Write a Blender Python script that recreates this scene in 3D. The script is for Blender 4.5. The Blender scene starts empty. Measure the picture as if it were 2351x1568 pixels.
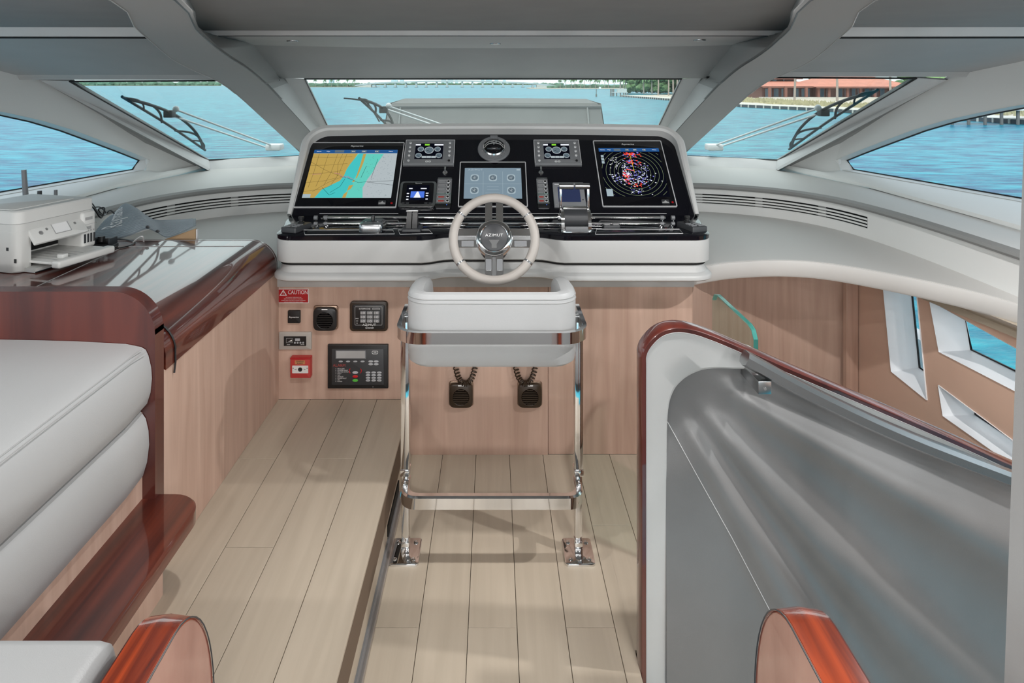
import bpy, bmesh, math, random
from mathutils import Vector as V, Matrix as M
random.seed(7)
SC = bpy.context.scene
COL = SC.collection

# ------------------------------------------------------------------ camera, sky, exposure
EYE, FPX, CX, CY = 1.69, 1500.0, 1132.0, 192.0        # eye height, focal length in pixels, vanishing point
cam_d = bpy.data.cameras.new('camera'); cam = bpy.data.objects.new('camera', cam_d); COL.objects.link(cam)
cam.location = (0, 0, EYE); cam.rotation_euler = (math.pi/2, 0, 0)
cam_d.sensor_fit = 'HORIZONTAL'; cam_d.sensor_width = 36
cam_d.lens = FPX/2351*36
cam_d.shift_x = (1175.5-CX)/2351; cam_d.shift_y = -(784-CY)/2351
cam_d.clip_start = 0.05; cam_d.clip_end = 6000
SC.camera = cam
SC.view_settings.view_transform = 'Standard'; SC.view_settings.look = 'None'
SC.view_settings.exposure = 1.27; SC.view_settings.gamma = 1.0; SC.view_settings.use_curve_mapping = False
world = bpy.data.worlds.new('overcast_sky'); SC.world = world; world.use_nodes = True
wn = world.node_tree.nodes; wl = world.node_tree.links
wbg = wn['Background']; wbg.inputs['Strength'].default_value = 1.0
wtc = wn.new('ShaderNodeTexCoord'); wsep = wn.new('ShaderNodeSeparateXYZ'); wr = wn.new('ShaderNodeValToRGB')
wl.new(wtc.outputs['Generated'], wsep.inputs[0]); wl.new(wsep.outputs['Z'], wr.inputs[0]); wl.new(wr.outputs[0], wbg.inputs[0])
wr.color_ramp.elements[0].position = 0.0; wr.color_ramp.elements[0].color = (0.86, 0.95, 0.97, 1)
wr.color_ramp.elements[1].position = 0.6; wr.color_ramp.elements[1].color = (0.97, 0.985, 1.0, 1)
sun_d = bpy.data.lights.new('sun', 'SUN'); sun_d.energy = 1.6; sun_d.angle = math.radians(25); sun_d.color = (1, .97, .93)
sun = bpy.data.objects.new('sun', sun_d); COL.objects.link(sun)
sun.rotation_euler = (math.radians(42), 0, math.radians(-25)); sun.location = (0, -10, 30)

# ------------------------------------------------------------------ measuring helpers (a pixel seen at a known depth / plane)
def P(px, py, Y):
    return V(((px-CX)*Y/FPX, Y, EYE-(py-CY)*Y/FPX))
def PZ(px, py, z):
    return P(px, py, (EYE-z)*FPX/(py-CY))
def PP(px, py, o, n):
    d = P(px, py, 1.0)-V((0, 0, EYE)); e = V((0, 0, EYE))
    return e+d*((V(o)-e).dot(V(n))/d.dot(V(n)))
def lerp(a, b, t): return a+(b-a)*t
def smooth(t):
    t = max(0, min(1, t)); return t*t*(3-2*t)
def interp(tab, x):
    if x <= tab[0][0]: return tab[0][1]
    for (a, b), (c, d) in zip(tab, tab[1:]):
        if x <= c: return lerp(b, d, (x-a)/(c-a))
    return tab[-1][1]
def spline(pts, n=8):
    pts = [V(p) for p in pts]; out = []
    for i in range(len(pts)-1):
        p0 = pts[max(i-1, 0)]; p1 = pts[i]; p2 = pts[i+1]; p3 = pts[min(i+2, len(pts)-1)]
        for k in range(n):
            t = k/n
            out.append(0.5*((2*p1)+(p2-p0)*t+(2*p0-5*p1+4*p2-p3)*t*t+(3*p1-p0-3*p2+p3)*t**3))
    out.append(pts[-1]); return out

# ------------------------------------------------------------------ materials
MATS = {}
def nodes(name):
    m = bpy.data.materials.new(name); m.use_nodes = True
    MATS[name] = m
    return m, m.node_tree.nodes, m.node_tree.links, m.node_tree.nodes['Principled BSDF']
def c4(c): return (c[0], c[1], c[2], 1)
def srgb(r, g, b):
    f = lambda v: (v/255/12.92) if v/255 <= .04045 else ((v/255+.055)/1.055)**2.4
    return (f(r), f(g), f(b))
def plain(name, col, rough=.5, metal=0, coat=0, bump=0, bscale=300, emit=None, estr=1, spec=.5, vary=0, vscale=6):
    m, n, l, b = nodes(name)
    b.inputs['Base Color'].default_value = c4(col); b.inputs['Roughness'].default_value = rough
    b.inputs['Metallic'].default_value = metal; b.inputs['Coat Weight'].default_value = coat
    b.inputs['Coat Roughness'].default_value = .04; b.inputs['Specular IOR Level'].default_value = spec
    if emit:
        b.inputs['Emission Color'].default_value = c4(emit); b.inputs['Emission Strength'].default_value = estr
    if bump or vary:
        tc = n.new('ShaderNodeTexCoord')
    if bump:
        t = n.new('ShaderNodeTexNoise'); t.inputs['Scale'].default_value = bscale; t.inputs['Detail'].default_value = 3
        bp = n.new('ShaderNodeBump'); bp.inputs['Strength'].default_value = bump; bp.inputs['Distance'].default_value = .002
        l.new(tc.outputs['Object'], t.inputs['Vector']); l.new(t.outputs['Fac'], bp.inputs['Height']); l.new(bp.outputs[0], b.inputs['Normal'])
    if vary:
        t = n.new('ShaderNodeTexNoise'); t.inputs['Scale'].default_value = vscale; t.inputs['Detail'].default_value = 4
        r = n.new('ShaderNodeValToRGB'); l.new(tc.outputs['Object'], t.inputs['Vector']); l.new(t.outputs['Fac'], r.inputs[0])
        r.color_ramp.elements[0].position = .3; r.color_ramp.elements[0].color = c4([v*(1-vary) for v in col])
        r.color_ramp.elements[1].position = .7; r.color_ramp.elements[1].color = c4([min(1, v*(1+vary)) for v in col])
        l.new(r.outputs[0], b.inputs['Base Color'])
    return m
def wood(name, dark, light, scale, rough=.4, coat=0, bump=.1, p0=.3, p1=.7):
    m, n, l, b = nodes(name)
    tc = n.new('ShaderNodeTexCoord'); mp = n.new('ShaderNodeMapping'); mp.inputs['Scale'].default_value = scale
    t = n.new('ShaderNodeTexNoise'); t.inputs['Scale'].default_value = 1; t.inputs['Detail'].default_value = 7; t.inputs['Distortion'].default_value = .6
    r = n.new('ShaderNodeValToRGB'); r.color_ramp.elements[0].position = p0; r.color_ramp.elements[1].position = p1
    r.color_ramp.elements[0].color = c4(dark); r.color_ramp.elements[1].color = c4(light)
    oi = n.new('ShaderNodeObjectInfo'); ad = n.new('ShaderNodeVectorMath'); ad.operation = 'ADD'
    sc = n.new('ShaderNodeMath'); sc.operation = 'MULTIPLY'; sc.inputs[1].default_value = 37.0
    l.new(oi.outputs['Random'], sc.inputs[0]); l.new(tc.outputs['Object'], mp.inputs['Vector'])
    l.new(mp.outputs[0], ad.inputs[0]); l.new(sc.outputs[0], ad.inputs[1])
    l.new(ad.outputs[0], t.inputs['Vector']); l.new(t.outputs['Fac'], r.inputs[0]); l.new(r.outputs[0], b.inputs['Base Color'])
    b.inputs['Roughness'].default_value = rough; b.inputs['Coat Weight'].default_value = coat; b.inputs['Coat Roughness'].default_value = .03
    if bump:
        bp = n.new('ShaderNodeBump'); bp.inputs['Strength'].default_value = bump; bp.inputs['Distance'].default_value = .001
        l.new(t.outputs['Fac'], bp.inputs['Height']); l.new(bp.outputs[0], b.inputs['Normal'])
    return m
def glass(name, tint, ior=1.45):
    m = bpy.data.materials.new(name); m.use_nodes = True; MATS[name] = m
    n = m.node_tree.nodes; l = m.node_tree.links; n.clear()
    o = n.new('ShaderNodeOutputMaterial'); mx = n.new('ShaderNodeMixShader'); tr = n.new('ShaderNodeBsdfTransparent')
    gl = n.new('ShaderNodeBsdfGlossy'); lw = n.new('ShaderNodeLayerWeight'); lw.inputs[0].default_value = .5
    pw = n.new('ShaderNodeMath'); pw.operation = 'POWER'; pw.inputs[1].default_value = 5
    fr = n.new('ShaderNodeMath'); fr.operation = 'MULTIPLY_ADD'; fr.inputs[1].default_value = .6; fr.inputs[2].default_value = .02
    l.new(lw.outputs['Facing'], pw.inputs[0]); l.new(pw.outputs[0], fr.inputs[0])
    gl.inputs['Roughness'].default_value = .01; tr.inputs[0].default_value = c4(tint)
    l.new(fr.outputs[0], mx.inputs[0]); l.new(tr.outputs[0], mx.inputs[1]); l.new(gl.outputs[0], mx.inputs[2]); l.new(mx.outputs[0], o.inputs[0])
    return m

plain('leather', (.45, .455, .457), .42, bump=.12, bscale=500)
plain('leather_warm', (.43, .395, .365), .4, bump=.1, bscale=500)
plain('dash_grey', (.58, .565, .545), .5, bump=.1, bscale=400)
plain('dash_white', (.78, .78, .765), .4)
plain('lip_grey', (.25, .25, .245), .5, bump=.1, bscale=400)
plain('shell_white', (.47, .475, .47), .38)
plain('rim_white', (.66, .66, .65), .4)
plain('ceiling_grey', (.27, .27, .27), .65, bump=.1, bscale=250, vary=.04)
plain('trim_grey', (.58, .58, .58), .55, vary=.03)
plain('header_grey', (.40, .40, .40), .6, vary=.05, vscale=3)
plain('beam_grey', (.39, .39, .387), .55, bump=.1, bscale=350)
plain('wall_white', (.66, .66, .65), .45)
plain('window_white', (.85, .86, .88), .4)
plain('stair_leather', (.165, .165, .165), .32, bump=.08, bscale=300, vary=.03, vscale=9)
plain('gasket', (.01, .01, .012), .4)
plain('slot_dark', (.004, .004, .004), .8)
plain('chrome', (.78, .78, .78), .06, metal=1)
plain('brushed', (.45, .46, .465), .25, metal=1)
plain('silver_line', (.62, .62, .63), .35)
plain('black_plastic', (.012, .012, .013), .35)
plain('black_matte', (.02, .02, .022), .6)
plain('charcoal', (.04, .042, .046), .4)
plain('grey_plastic', (.27, .275, .285), .4)
plain('mid_grey', (.2, .205, .215), .4)
plain('bronze_plastic', (.040, .024, .013), .35)
plain('bronze_metal', (.30, .215, .16), .3, metal=.8)
plain('printer_white', (.62, .62, .60), .45)
plain('printer_light', (.70, .70, .68), .4)
plain('cardboard', (.46, .31, .18), .8)
plain('cover_blue', (.27, .32, .355), .5)
plain('cover_rib', (.36, .42, .46), .5)
plain('ink_white', (.85, .85, .85), .5)
plain('ink_grey', (.4, .4, .4), .5)
plain('ink_dark', (.03, .03, .03), .5)
plain('sign_red', (.45, .008, .012), .4)
plain('alarm_red', (.52, .05, .045), .4)
plain('button_red', (.6, .01, .015), .35)
plain('button_green', (.10, .5, .06), .35)
plain('button_grey', (.42, .43, .45), .4)
plain('orange_label', (.55, .24, .10), .5)
plain('red_text', (.4, .06, .05), .5)
plain('silver_plastic', (.5, .48, .45), .35, metal=.3)
plain('alloy', (.42, .39, .36), .35, metal=.6)
plain('rubber_dark', (.02, .024, .03), .5)
plain('wiper_arm', (.8, .82, .84), .3)
plain('canvas', (.15, .15, .148), .85, bump=.2, bscale=120, vary=.08, vscale=2)
plain('canvas_seam', (.24, .24, .236), .85)
plain('deck_white', (.75, .76, .78), .5)
plain('screen_off', (.05, .055, .07), .12)
def screen(name, col, s=1.0):
    return plain(name, (.0, .0, .0), .7, emit=col, estr=s*.74, spec=.04)
screen('scr_land', srgb(190, 160, 85), .55); screen('scr_cyan', srgb(70, 195, 195), .55); screen('scr_teal', srgb(100, 205, 190), .55)
screen('scr_deep', srgb(178, 188, 192), .55); screen('scr_line', srgb(55, 45, 35), .5); screen('scr_track', srgb(15, 15, 20), .5)
screen('scr_bar', srgb(40, 90, 150), .5); screen('scr_dark', srgb(8, 10, 22), .5); screen('scr_white', srgb(235, 238, 245), .6)
screen('scr_red', srgb(250, 70, 55), .6); screen('scr_blue', srgb(140, 140, 235), .6); screen('scr_ring', srgb(150, 165, 125), .55)
screen('scr_yellow', srgb(225, 200, 70), .6); screen('scr_slate', srgb(125, 145, 158), .55); screen('scr_slate2', srgb(165, 182, 190), .55)
screen('scr_slate3', srgb(95, 110, 120), .55); screen('scr_gauge', srgb(180, 190, 195), .5); screen('scr_green', srgb(140, 220, 60), .6)
screen('scr_auto', srgb(75, 115, 215), .6); screen('scr_navy', srgb(55, 65, 100), .4); screen('scr_magenta', srgb(190, 110, 150), .5)

# black gloss composite with fine metallic flakes
m, n, l, b = nodes('black_gloss')
tc = n.new('ShaderNodeTexCoord'); vo = n.new('ShaderNodeTexVoronoi'); vo.inputs['Scale'].default_value = 140
r = n.new('ShaderNodeValToRGB'); r.color_ramp.elements[0].color = (.5, .5, .55, 1); r.color_ramp.elements[1].color = (.004, .004, .007, 1)
r.color_ramp.elements[0].position = .0; r.color_ramp.elements[1].position = .07
l.new(tc.outputs['Object'], vo.inputs['Vector']); l.new(vo.outputs['Distance'], r.inputs[0]); l.new(r.outputs[0], b.inputs['Base Color'])
b.inputs['Roughness'].default_value = .08; b.inputs['Specular IOR Level'].default_value = .4
plain('black_glass', (.004, .004, .006), .05, spec=.4)

wood('oak_v', srgb(184, 152, 135), srgb(207, 177, 160), (26, 26, 1.6), .5, p0=.25, p1=.75)
wood('oak_plank', srgb(178, 165, 147), srgb(194, 181, 163), (30, 1.6, 30), .38, bump=.05, p0=.2, p1=.8)
plain('tan_panel', srgb(214, 180, 160), .55, vary=.03, vscale=4)
plain('plank_joint', srgb(110, 92, 76), .8)
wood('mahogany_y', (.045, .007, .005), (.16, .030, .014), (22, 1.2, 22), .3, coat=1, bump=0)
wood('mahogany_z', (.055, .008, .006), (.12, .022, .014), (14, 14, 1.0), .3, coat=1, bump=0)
wood('mahogany_lit', (.085, .010, .005), (.42, .058, .012), (38, 2.2, 2.2), .25, coat=1, bump=0, p0=.36, p1=.62)  # mahogany of the arm caps, strong light painted into its vivid colour
glass('windshield_glass', (.75, .79, .785)); glass('side_glass', (.70, .75, .78)); glass('hull_glass', (.75, .77, .78)); 
glass('clear_glass', (.86, .95, .92))
plain('glass_edge', (.10, .42, .38), .15, coat=1)

# outdoors
m, n, l, b = nodes('sea')
tc = n.new('ShaderNodeTexCoord'); mp = n.new('ShaderNodeMapping'); mp.inputs['Scale'].default_value = (.35, 1.0, 1)
t1 = n.new('ShaderNodeTexNoise'); t1.inputs['Scale'].default_value = 1.3; t1.inputs['Detail'].default_value = 6; t1.inputs['Roughness'].default_value = .6
t2 = n.new('ShaderNodeTexNoise'); t2.inputs['Scale'].default_value = .02; t2.inputs['Detail'].default_value = 3
l.new(tc.outputs['Object'], mp.inputs[0]); l.new(mp.outputs[0], t1.inputs['Vector']); l.new(tc.outputs['Object'], t2.inputs['Vector'])
r = n.new('ShaderNodeValToRGB'); r.color_ramp.elements[0].position = .36; r.color_ramp.elements[1].position = .62
r.color_ramp.elements[0].color = c4(srgb(0, 66, 104)); r.color_ramp.elements[1].color = c4(srgb(34, 150, 164))
mxn = n.new('ShaderNodeMath'); mxn.operation = 'MULTIPLY_ADD'; mxn.inputs[1].default_value = .85; mxn.inputs[2].default_value = 0
l.new(t1.outputs['Fac'], mxn.inputs[0]); ad = n.new('ShaderNodeMath'); ad.operation = 'MULTIPLY_ADD'; ad.inputs[1].default_value = .15
l.new(t2.outputs['Fac'], ad.inputs[0]); l.new(mxn.outputs[0], ad.inputs[2]); l.new(ad.outputs[0], r.inputs[0]); l.new(r.outputs[0], b.inputs['Base Color'])
b.inputs['Roughness'].default_value = .3; b.inputs['Specular IOR Level'].default_value = .07
bp = n.new('ShaderNodeBump'); bp.inputs['Strength'].default_value = .6; bp.inputs['Distance'].default_value = .25
l.new(t1.outputs['Fac'], bp.inputs['Height']); l.new(bp.outputs[0], b.inputs['Normal'])
plain('foliage', (.09, .17, .07), .8, vary=.4, vscale=.4)
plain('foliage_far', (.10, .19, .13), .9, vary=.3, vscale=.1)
plain('palm_green', (.10, .2, .08), .7)
plain('trunk_grey', (.32, .27, .24), .8)
plain('concrete', (.55, .53, .48), .85, vary=.1, vscale=.5)
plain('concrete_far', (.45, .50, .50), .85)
plain('seawall_dark', (.06, .07, .08), .7)
plain('sand', (.50, .44, .36), .9, vary=.12, vscale=.5)
plain('dry_grass', (.36, .33, .20), .9, vary=.3, vscale=1)
plain('roof_tile', (.52, .20, .14), .7, vary=.12, vscale=.6)
plain('house_wall', (.16, .07, .06), .7)
plain('house_post', (.20, .08, .06), .7)
plain('house_window', (.10, .16, .22), .1)
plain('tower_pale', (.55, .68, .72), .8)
plain('dock_wood', (.16, .15, .14), .8)
# ------------------------------------------------------------------ modelling helpers
class G:
    def __init__(s): s.bm = bmesh.new()
    def vs(s, pts): return [s.bm.verts.new(p) for p in pts]
    def face(s, pts):
        try: return s.bm.faces.new(s.vs(pts))
        except ValueError: return None
    def loft(s, loops, closed=True, cap0=True, cap1=True):
        rows = [s.vs(lp) for lp in loops]; n = len(rows[0])
        for a, b in zip(rows, rows[1:]):
            for i in range(n if closed else n-1):
                j = (i+1) % n
                s.bm.faces.new((a[i], a[j], b[j], b[i]))
        if closed and cap0: s.bm.faces.new(rows[0][::-1])
        if closed and cap1: s.bm.faces.new(rows[-1])
        return s
    def prism(s, pts, ext):
        e = V(ext); return s.loft([[V(p) for p in pts], [V(p)+e for p in pts]])
    def box(s, x0, x1, y0, y1, z0, z1, bev=0, seg=2):
        x0, x1 = sorted((x0, x1)); y0, y1 = sorted((y0, y1)); z0, z1 = sorted((z0, z1))
        v = s.vs([(x, y, z) for z in (z0, z1) for (x, y) in ((x0, y0), (x1, y0), (x1, y1), (x0, y1))])
        fs = [(3, 2, 1, 0), (4, 5, 6, 7), (0, 1, 5, 4), (1, 2, 6, 5), (2, 3, 7, 6), (3, 0, 4, 7)]
        f = [s.bm.faces.new([v[i] for i in q]) for q in fs]
        if bev:
            es = list({e for q in f for e in q.edges})
            bmesh.ops.bevel(s.bm, geom=es, offset=bev, segments=seg, profile=.5, affect='EDGES', clamp_overlap=True)
        return s
    def obox(s, o, ax, ay, az, bev=0):            # box from corner o and three edge vectors
        g = G(); o, ax, ay, az = V(o), V(ax), V(ay), V(az)
        lx, ly, lz = ax.length, ay.length, az.length
        g.box(0, lx, 0, ly, 0, lz, bev)
        m = M((ax.normalized(), ay.normalized(), az.normalized())).transposed().to_4x4(); m.translation = o
        g.bm.transform(m); s.merge(g); return s
    def merge(s, g):
        me = bpy.data.meshes.new('tmp'); g.bm.to_mesh(me); g.bm.free(); s.bm.from_mesh(me); bpy.data.meshes.remove(me)
    def rbox(s, cx, cy, w, h, r, z0, z1, ch=0, n=4):   # rounded rectangle slab in local x,y, thickness along z
        def lp(i, z): return [V((cx+x, cy+y, z)) for x, y in rrect(w-2*i, h-2*i, max(r-i, .0004), n)]
        if ch: return s.loft([lp(0, z0), lp(0, z1-ch), lp(ch*.3, z1-ch*.3), lp(ch, z1)])
        return s.loft([lp(0, z0), lp(0, z1)])
    def rframe(s, cx, cy, w, h, r, t, z0, z1, n=4):    # hollow rounded frame
        a = [V((cx+x, cy+y, 0)) for x, y in rrect(w, h, r, n)]; b = [V((cx+x, cy+y, 0)) for x, y in rrect(w-2*t, h-2*t, max(r-t, .0004), n)]
        z = lambda L, q: [p+V((0, 0, q)) for p in L]
        return s.loft([z(a, z0), z(a, z1), z(b, z1), z(b, z0), z(a, z0)], cap0=False, cap1=False)
    def tube(s, path, r, seg=8, closed=False, caps=True, flat=None):
        path = [V(p) for p in path]; n = len(path); loops = []; up = None
        for i, p in enumerate(path):
            a = path[i-1] if (i > 0 or closed) else p; b = path[(i+1) % n] if (i < n-1 or closed) else p
            t = (b-a).normalized()
            if up is None:
                up = V((0, 0, 1)) if abs(t.z) < .9 else V((0, 1, 0))
            x = t.cross(up).normalized(); up = x.cross(t).normalized()
            rr = r(i/(n-1)) if callable(r) else r
            rx, ry = (rr, rr) if flat is None else flat
            loops.append([p+x*math.cos(k*2*math.pi/seg)*rx+up*math.sin(k*2*math.pi/seg)*ry for k in range(seg)])
        if closed:
            loops.append(loops[0]); return s.loft(loops, cap0=False, cap1=False)
        return s.loft(loops, cap0=caps, cap1=caps)
    def cyl(s, a, b, r, seg=16, r2=None):
        r2 = r if r2 is None else r2
        a, b = V(a), V(b); t = (b-a).normalized(); q = t.to_track_quat('Z', 'Y')
        lp = lambda c, rr: [c+q @ V((rr*math.cos(k*2*math.pi/seg), rr*math.sin(k*2*math.pi/seg), 0)) for k in range(seg)]
        return s.loft([lp(a, r), lp(b, r2)])
    def lathe(s, prof, o=(0, 0, 0), seg=24, rot=None):     # profile (r, h) turned about local z
        o = V(o); loops = []
        for r, h in prof:
            r = max(r, .00005)
            lp = [V((r*math.cos(k*2*math.pi/seg), r*math.sin(k*2*math.pi/seg), h)) for k in range(seg)]
            loops.append([o+((rot @ p) if rot else p) for p in lp])
        return s.loft(loops)
    def sheet(s, rows):
        return s.loft(rows, closed=False)
    def slab(s, rows, d):                                  # sheet with thickness vector d
        d = V(d); n = len(rows[0])
        top = [s.vs(r) for r in rows]; bot = [s.vs([V(p)+d for p in r]) for r in rows]
        F = s.bm.faces.new; m = len(rows)
        for i in range(m-1):
            for j in range(n-1):
                F((top[i][j], top[i][j+1], top[i+1][j+1], top[i+1][j])); F((bot[i][j], bot[i+1][j], bot[i+1][j+1], bot[i][j+1]))
        for i in range(m-1):
            F((top[i][0], top[i+1][0], bot[i+1][0], bot[i][0])); F((top[i][-1], bot[i][-1], bot[i+1][-1], top[i+1][-1]))
        for j in range(n-1):
            F((top[0][j], bot[0][j], bot[0][j+1], top[0][j+1])); F((top[-1][j], top[-1][j+1], bot[-1][j+1], bot[-1][j]))
        return s
    def holed(s, outer, holes):                            # planar polygon with holes
        es = []
        for lp in [outer]+holes:
            v = s.vs(lp); es += [s.bm.edges.new((v[i], v[(i+1) % len(v)])) for i in range(len(v))]
        bmesh.ops.triangle_fill(s.bm, use_beauty=True, edges=es)
        return s
    def ball(s, c, r, sub=2, scale=(1, 1, 1), jitter=0, rnd=random):
        ret = bmesh.ops.create_icosphere(s.bm, subdivisions=sub, radius=1)
        for v in ret['verts']:
            k = 1+rnd.uniform(-jitter, jitter) if jitter else 1
            v.co = V((v.co.x*r*scale[0]*k, v.co.y*r*scale[1]*k, v.co.z*r*scale[2]*k))+V(c)
        return s
    def mesh(s, name, smooth_deg=38, fix=True):
        if fix: bmesh.ops.recalc_face_normals(s.bm, faces=s.bm.faces[:])
        me = bpy.data.meshes.new(name); s.bm.to_mesh(me); s.bm.free()
        if smooth_deg:
            me.polygons.foreach_set('use_smooth', [True]*len(me.polygons)); me.set_sharp_from_angle(angle=math.radians(smooth_deg))
        return me
    def obj(s, name, mat, parent=None, smooth_deg=38, fix=True):
        me = s.mesh(name, smooth_deg, fix); me.materials.append(MATS[mat])
        o = bpy.data.objects.new(name, me); COL.objects.link(o)
        if parent: o.parent = parent
        return o
def rrect(w, h, r, n=4):
    out = []; r = min(r, w/2-1e-5, h/2-1e-5)
    for cx, cy, a0 in ((w/2-r, h/2-r, 0), (-w/2+r, h/2-r, 90), (-w/2+r, -h/2+r, 180), (w/2-r, -h/2+r, 270)):
        for k in range(n+1):
            a = math.radians(a0+90*k/n); out.append((cx+r*math.cos(a), cy+r*math.sin(a)))
    return out
def tag(o, label=None, cat=None, group=None, kind=None):
    if label: o['label'] = label
    if cat: o['category'] = cat
    if group: o['group'] = group
    if kind: o['kind'] = kind
    return o
def struct(o): o['kind'] = 'structure'; return o
def thing(name, label, cat, loc=(0, 0, 0), group=None, mat=None):
    o = bpy.data.objects.new(name, None); COL.objects.link(o); o.empty_display_size = .05
    if mat is not None: o.matrix_world = mat
    else: o.location = loc
    return tag(o, label, cat, group)
def frame(o, u, v):
    u, v = V(u).normalized(), V(v).normalized(); n = u.cross(v).normalized(); v = n.cross(u)
    m = M((u, v, n)).transposed().to_4x4(); m.translation = V(o); return m
def dup(o, parent=None):
    c = o.copy(); COL.objects.link(c)
    if parent: c.parent = parent
    for ch in [x for x in o.children]: dup(ch, c)
    return c
def share(src, name, parent, loc=None, scale=None, rot=None):   # another object on the same mesh
    o = bpy.data.objects.new(name, src.data); COL.objects.link(o); o.parent = parent
    if loc is not None: o.location = loc
    if scale is not None: o.scale = scale
    if rot is not None: o.rotation_euler = rot
    return o
def lettering(txt, size, mat, parent, loc, align='CENTER', name='lettering', shear=0, space=1, rotz=0, mtx=None, depth=.0002, wide=1):
    cu = bpy.data.curves.new(name, 'FONT'); cu.body = txt; cu.size = size; cu.align_x = align; cu.align_y = 'CENTER'
    cu.shear = shear; cu.space_character = space; cu.extrude = depth; cu.resolution_u = 2
    t = bpy.data.objects.new('tmp_text', cu); COL.objects.link(t)
    me = bpy.data.meshes.new_from_object(t.evaluated_get(bpy.context.evaluated_depsgraph_get()))
    bpy.data.objects.remove(t); bpy.data.curves.remove(cu)
    if wide != 1: me.transform(M.Diagonal((wide, 1, 1, 1)))
    me.materials.clear(); me.materials.append(MATS[mat]); me.name = name
    o = bpy.data.objects.new(name, me); COL.objects.link(o); o.parent = parent
    if mtx is not None: o.matrix_local = mtx
    else: o.location = loc; o.rotation_euler = (0, 0, rotz)
    return o
# ================================================================== THE SETTING
WY = 2.98                                   # wooden bulkhead under the helm
# ---- floors, laid in planks
PLATE = .012
def plank_floor(name, z, x_edges, y0, y1, joints):
    base = G().box(x_edges[0], x_edges[-1], y0, y1, z-.12, z-PLATE).obj(name, 'plank_joint', smooth_deg=0)
    struct(base)
    proto = None
    for i in range(len(x_edges)-1):
        ys = [y0]+[j for j in joints[i % len(joints)] if y0 < j < y1]+[y1]
        for a, b in zip(ys, ys[1:]):
            g = .0009
            w, d = x_edges[i+1]-x_edges[i]-2*g, b-a-2*g
            p = G().box(-w/2, w/2, -d/2, d/2, -PLATE, 0, .0008, 1).obj('plank', 'oak_plank', base, 0)
            p.location = ((x_edges[i]+x_edges[i+1])/2, (a+b)/2, z)
    return base
STEPX = -.377; BY_ = 1.875
lowx = [STEPX-.003]+[-.2295+.152*k for k in range(5)]+[.4242]
plank_floor('floor', 0.0, lowx, 1.2, WY, [(2.03,), (1.6,), (2.03,), (1.6,), (2.03,), (2.5,)])
plank_floor('floor_starboard', 0.0, [.4205, .53, .682, .834, .92], BY_+.075, WY, [(2.5,), (2.2,), (2.5,), (2.2,)])
upx = [-1.6, -1.29, -1.137, -.985, -.833, -.681, -.529, STEPX]
plank_floor('floor_raised', 0.25, upx, .8, WY, [(2.2,), (1.7,), (2.03,), (2.51,), (2.03,), (2.51,), ()])
# riser of the step, with its aluminium track
struct(G().box(STEPX-.02, STEPX-.004, .8, WY, 0, .24).obj('trim_1', 'oak_plank', smooth_deg=0))
t = struct(G().box(STEPX-.004, STEPX+.012, .8, WY-.35, .0, .018, .002).obj('trim_2', 'alloy', smooth_deg=0))
G().box(STEPX-.0045, STEPX+.003, .8, WY-.35, .018, .05, .001).obj('track_lip', 'mid_grey', t, 0)
G().box(STEPX-.0045, STEPX+.001, 2.35, 2.62, .06, .10).obj('track_slot', 'slot_dark', t, 0)
# ---- wooden bulkhead below the helm, three panels
wf = struct(G().box(-.99, .905, WY+.012, WY+.04, -.1, .80).obj('wall_front', 'black_matte', smooth_deg=0))
for x0, x1, z0, dy in ((-.985, STEPX-.004, .25, 0), (STEPX-.002, .2495, 0, -.006), (.2515, .91, 0, 0)):
    G().box(x0, x1, WY+dy, WY+.012, z0, .79, .001, 1).obj('panel', 'oak_v', wf, 0)
# ---- wooden wall rounding off to the stairwell, starboard
curve = spline([(.91, WY, 0), (1.02, 3.16, 0), (1.25, 3.42, 0), (1.55, 3.58, 0), (1.80, 3.56, 0), (1.90, 3.50, 0)], 6)
g = G(); g.slab([[p+V((0, 0, z)) for p in curve] for z in (-1.2, .79)], (.0, .02, 0))
wsr = struct(g.obj('wall_stairwell', 'oak_v'))
pz = G().slab([[V((1.86, 3.44, z)), V((1.955, 3.50, z))] for z in (-1.2, .79)], (0, .03, 0)).obj('pilaster', 'oak_v', wsr, 0)
struct(G().box(.40, 2.6, .6, 3.7, -1.25, -1.2).obj('floor_stairwell', 'oak_plank', smooth_deg=0))
# ---- hull side with three splayed windows, starboard
HA, HB = 2.422, -.1315
def HW(px, py, off=0):
    k = (px-CX)/FPX; Y = (HA+off)/(k-HB); return P(px, py, Y)
def wnd(pts): return [HW(*q) for q in pts]
hwin = {'window_6': [(2029, 655), (2048, 853), (2130, 919), (2106, 655)],
        'window_7': [(2136, 690), (2158, 808), (2352, 908), (2362, 815)],
        'window_8': [(2156, 884), (2167, 955), (2370, 1098), (2380, 1050)]}
zc = .70
def clampz(p):
    return V((p.x, p.y, min(p.z, zc-.012)))
outer = [V((HA+HB*y, y, z)) for y, z in ((3.56, -1.2), (1.2, -1.2), (1.2, zc), (3.56, zc))]
holes = [[clampz(p) for p in wnd(v)] for v in hwin.values()]
wr_ = G().holed(outer, holes).obj('wall_right', 'tan_panel', smooth_deg=0); struct(wr_)
hd = V((.15, .02, 0))
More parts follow.
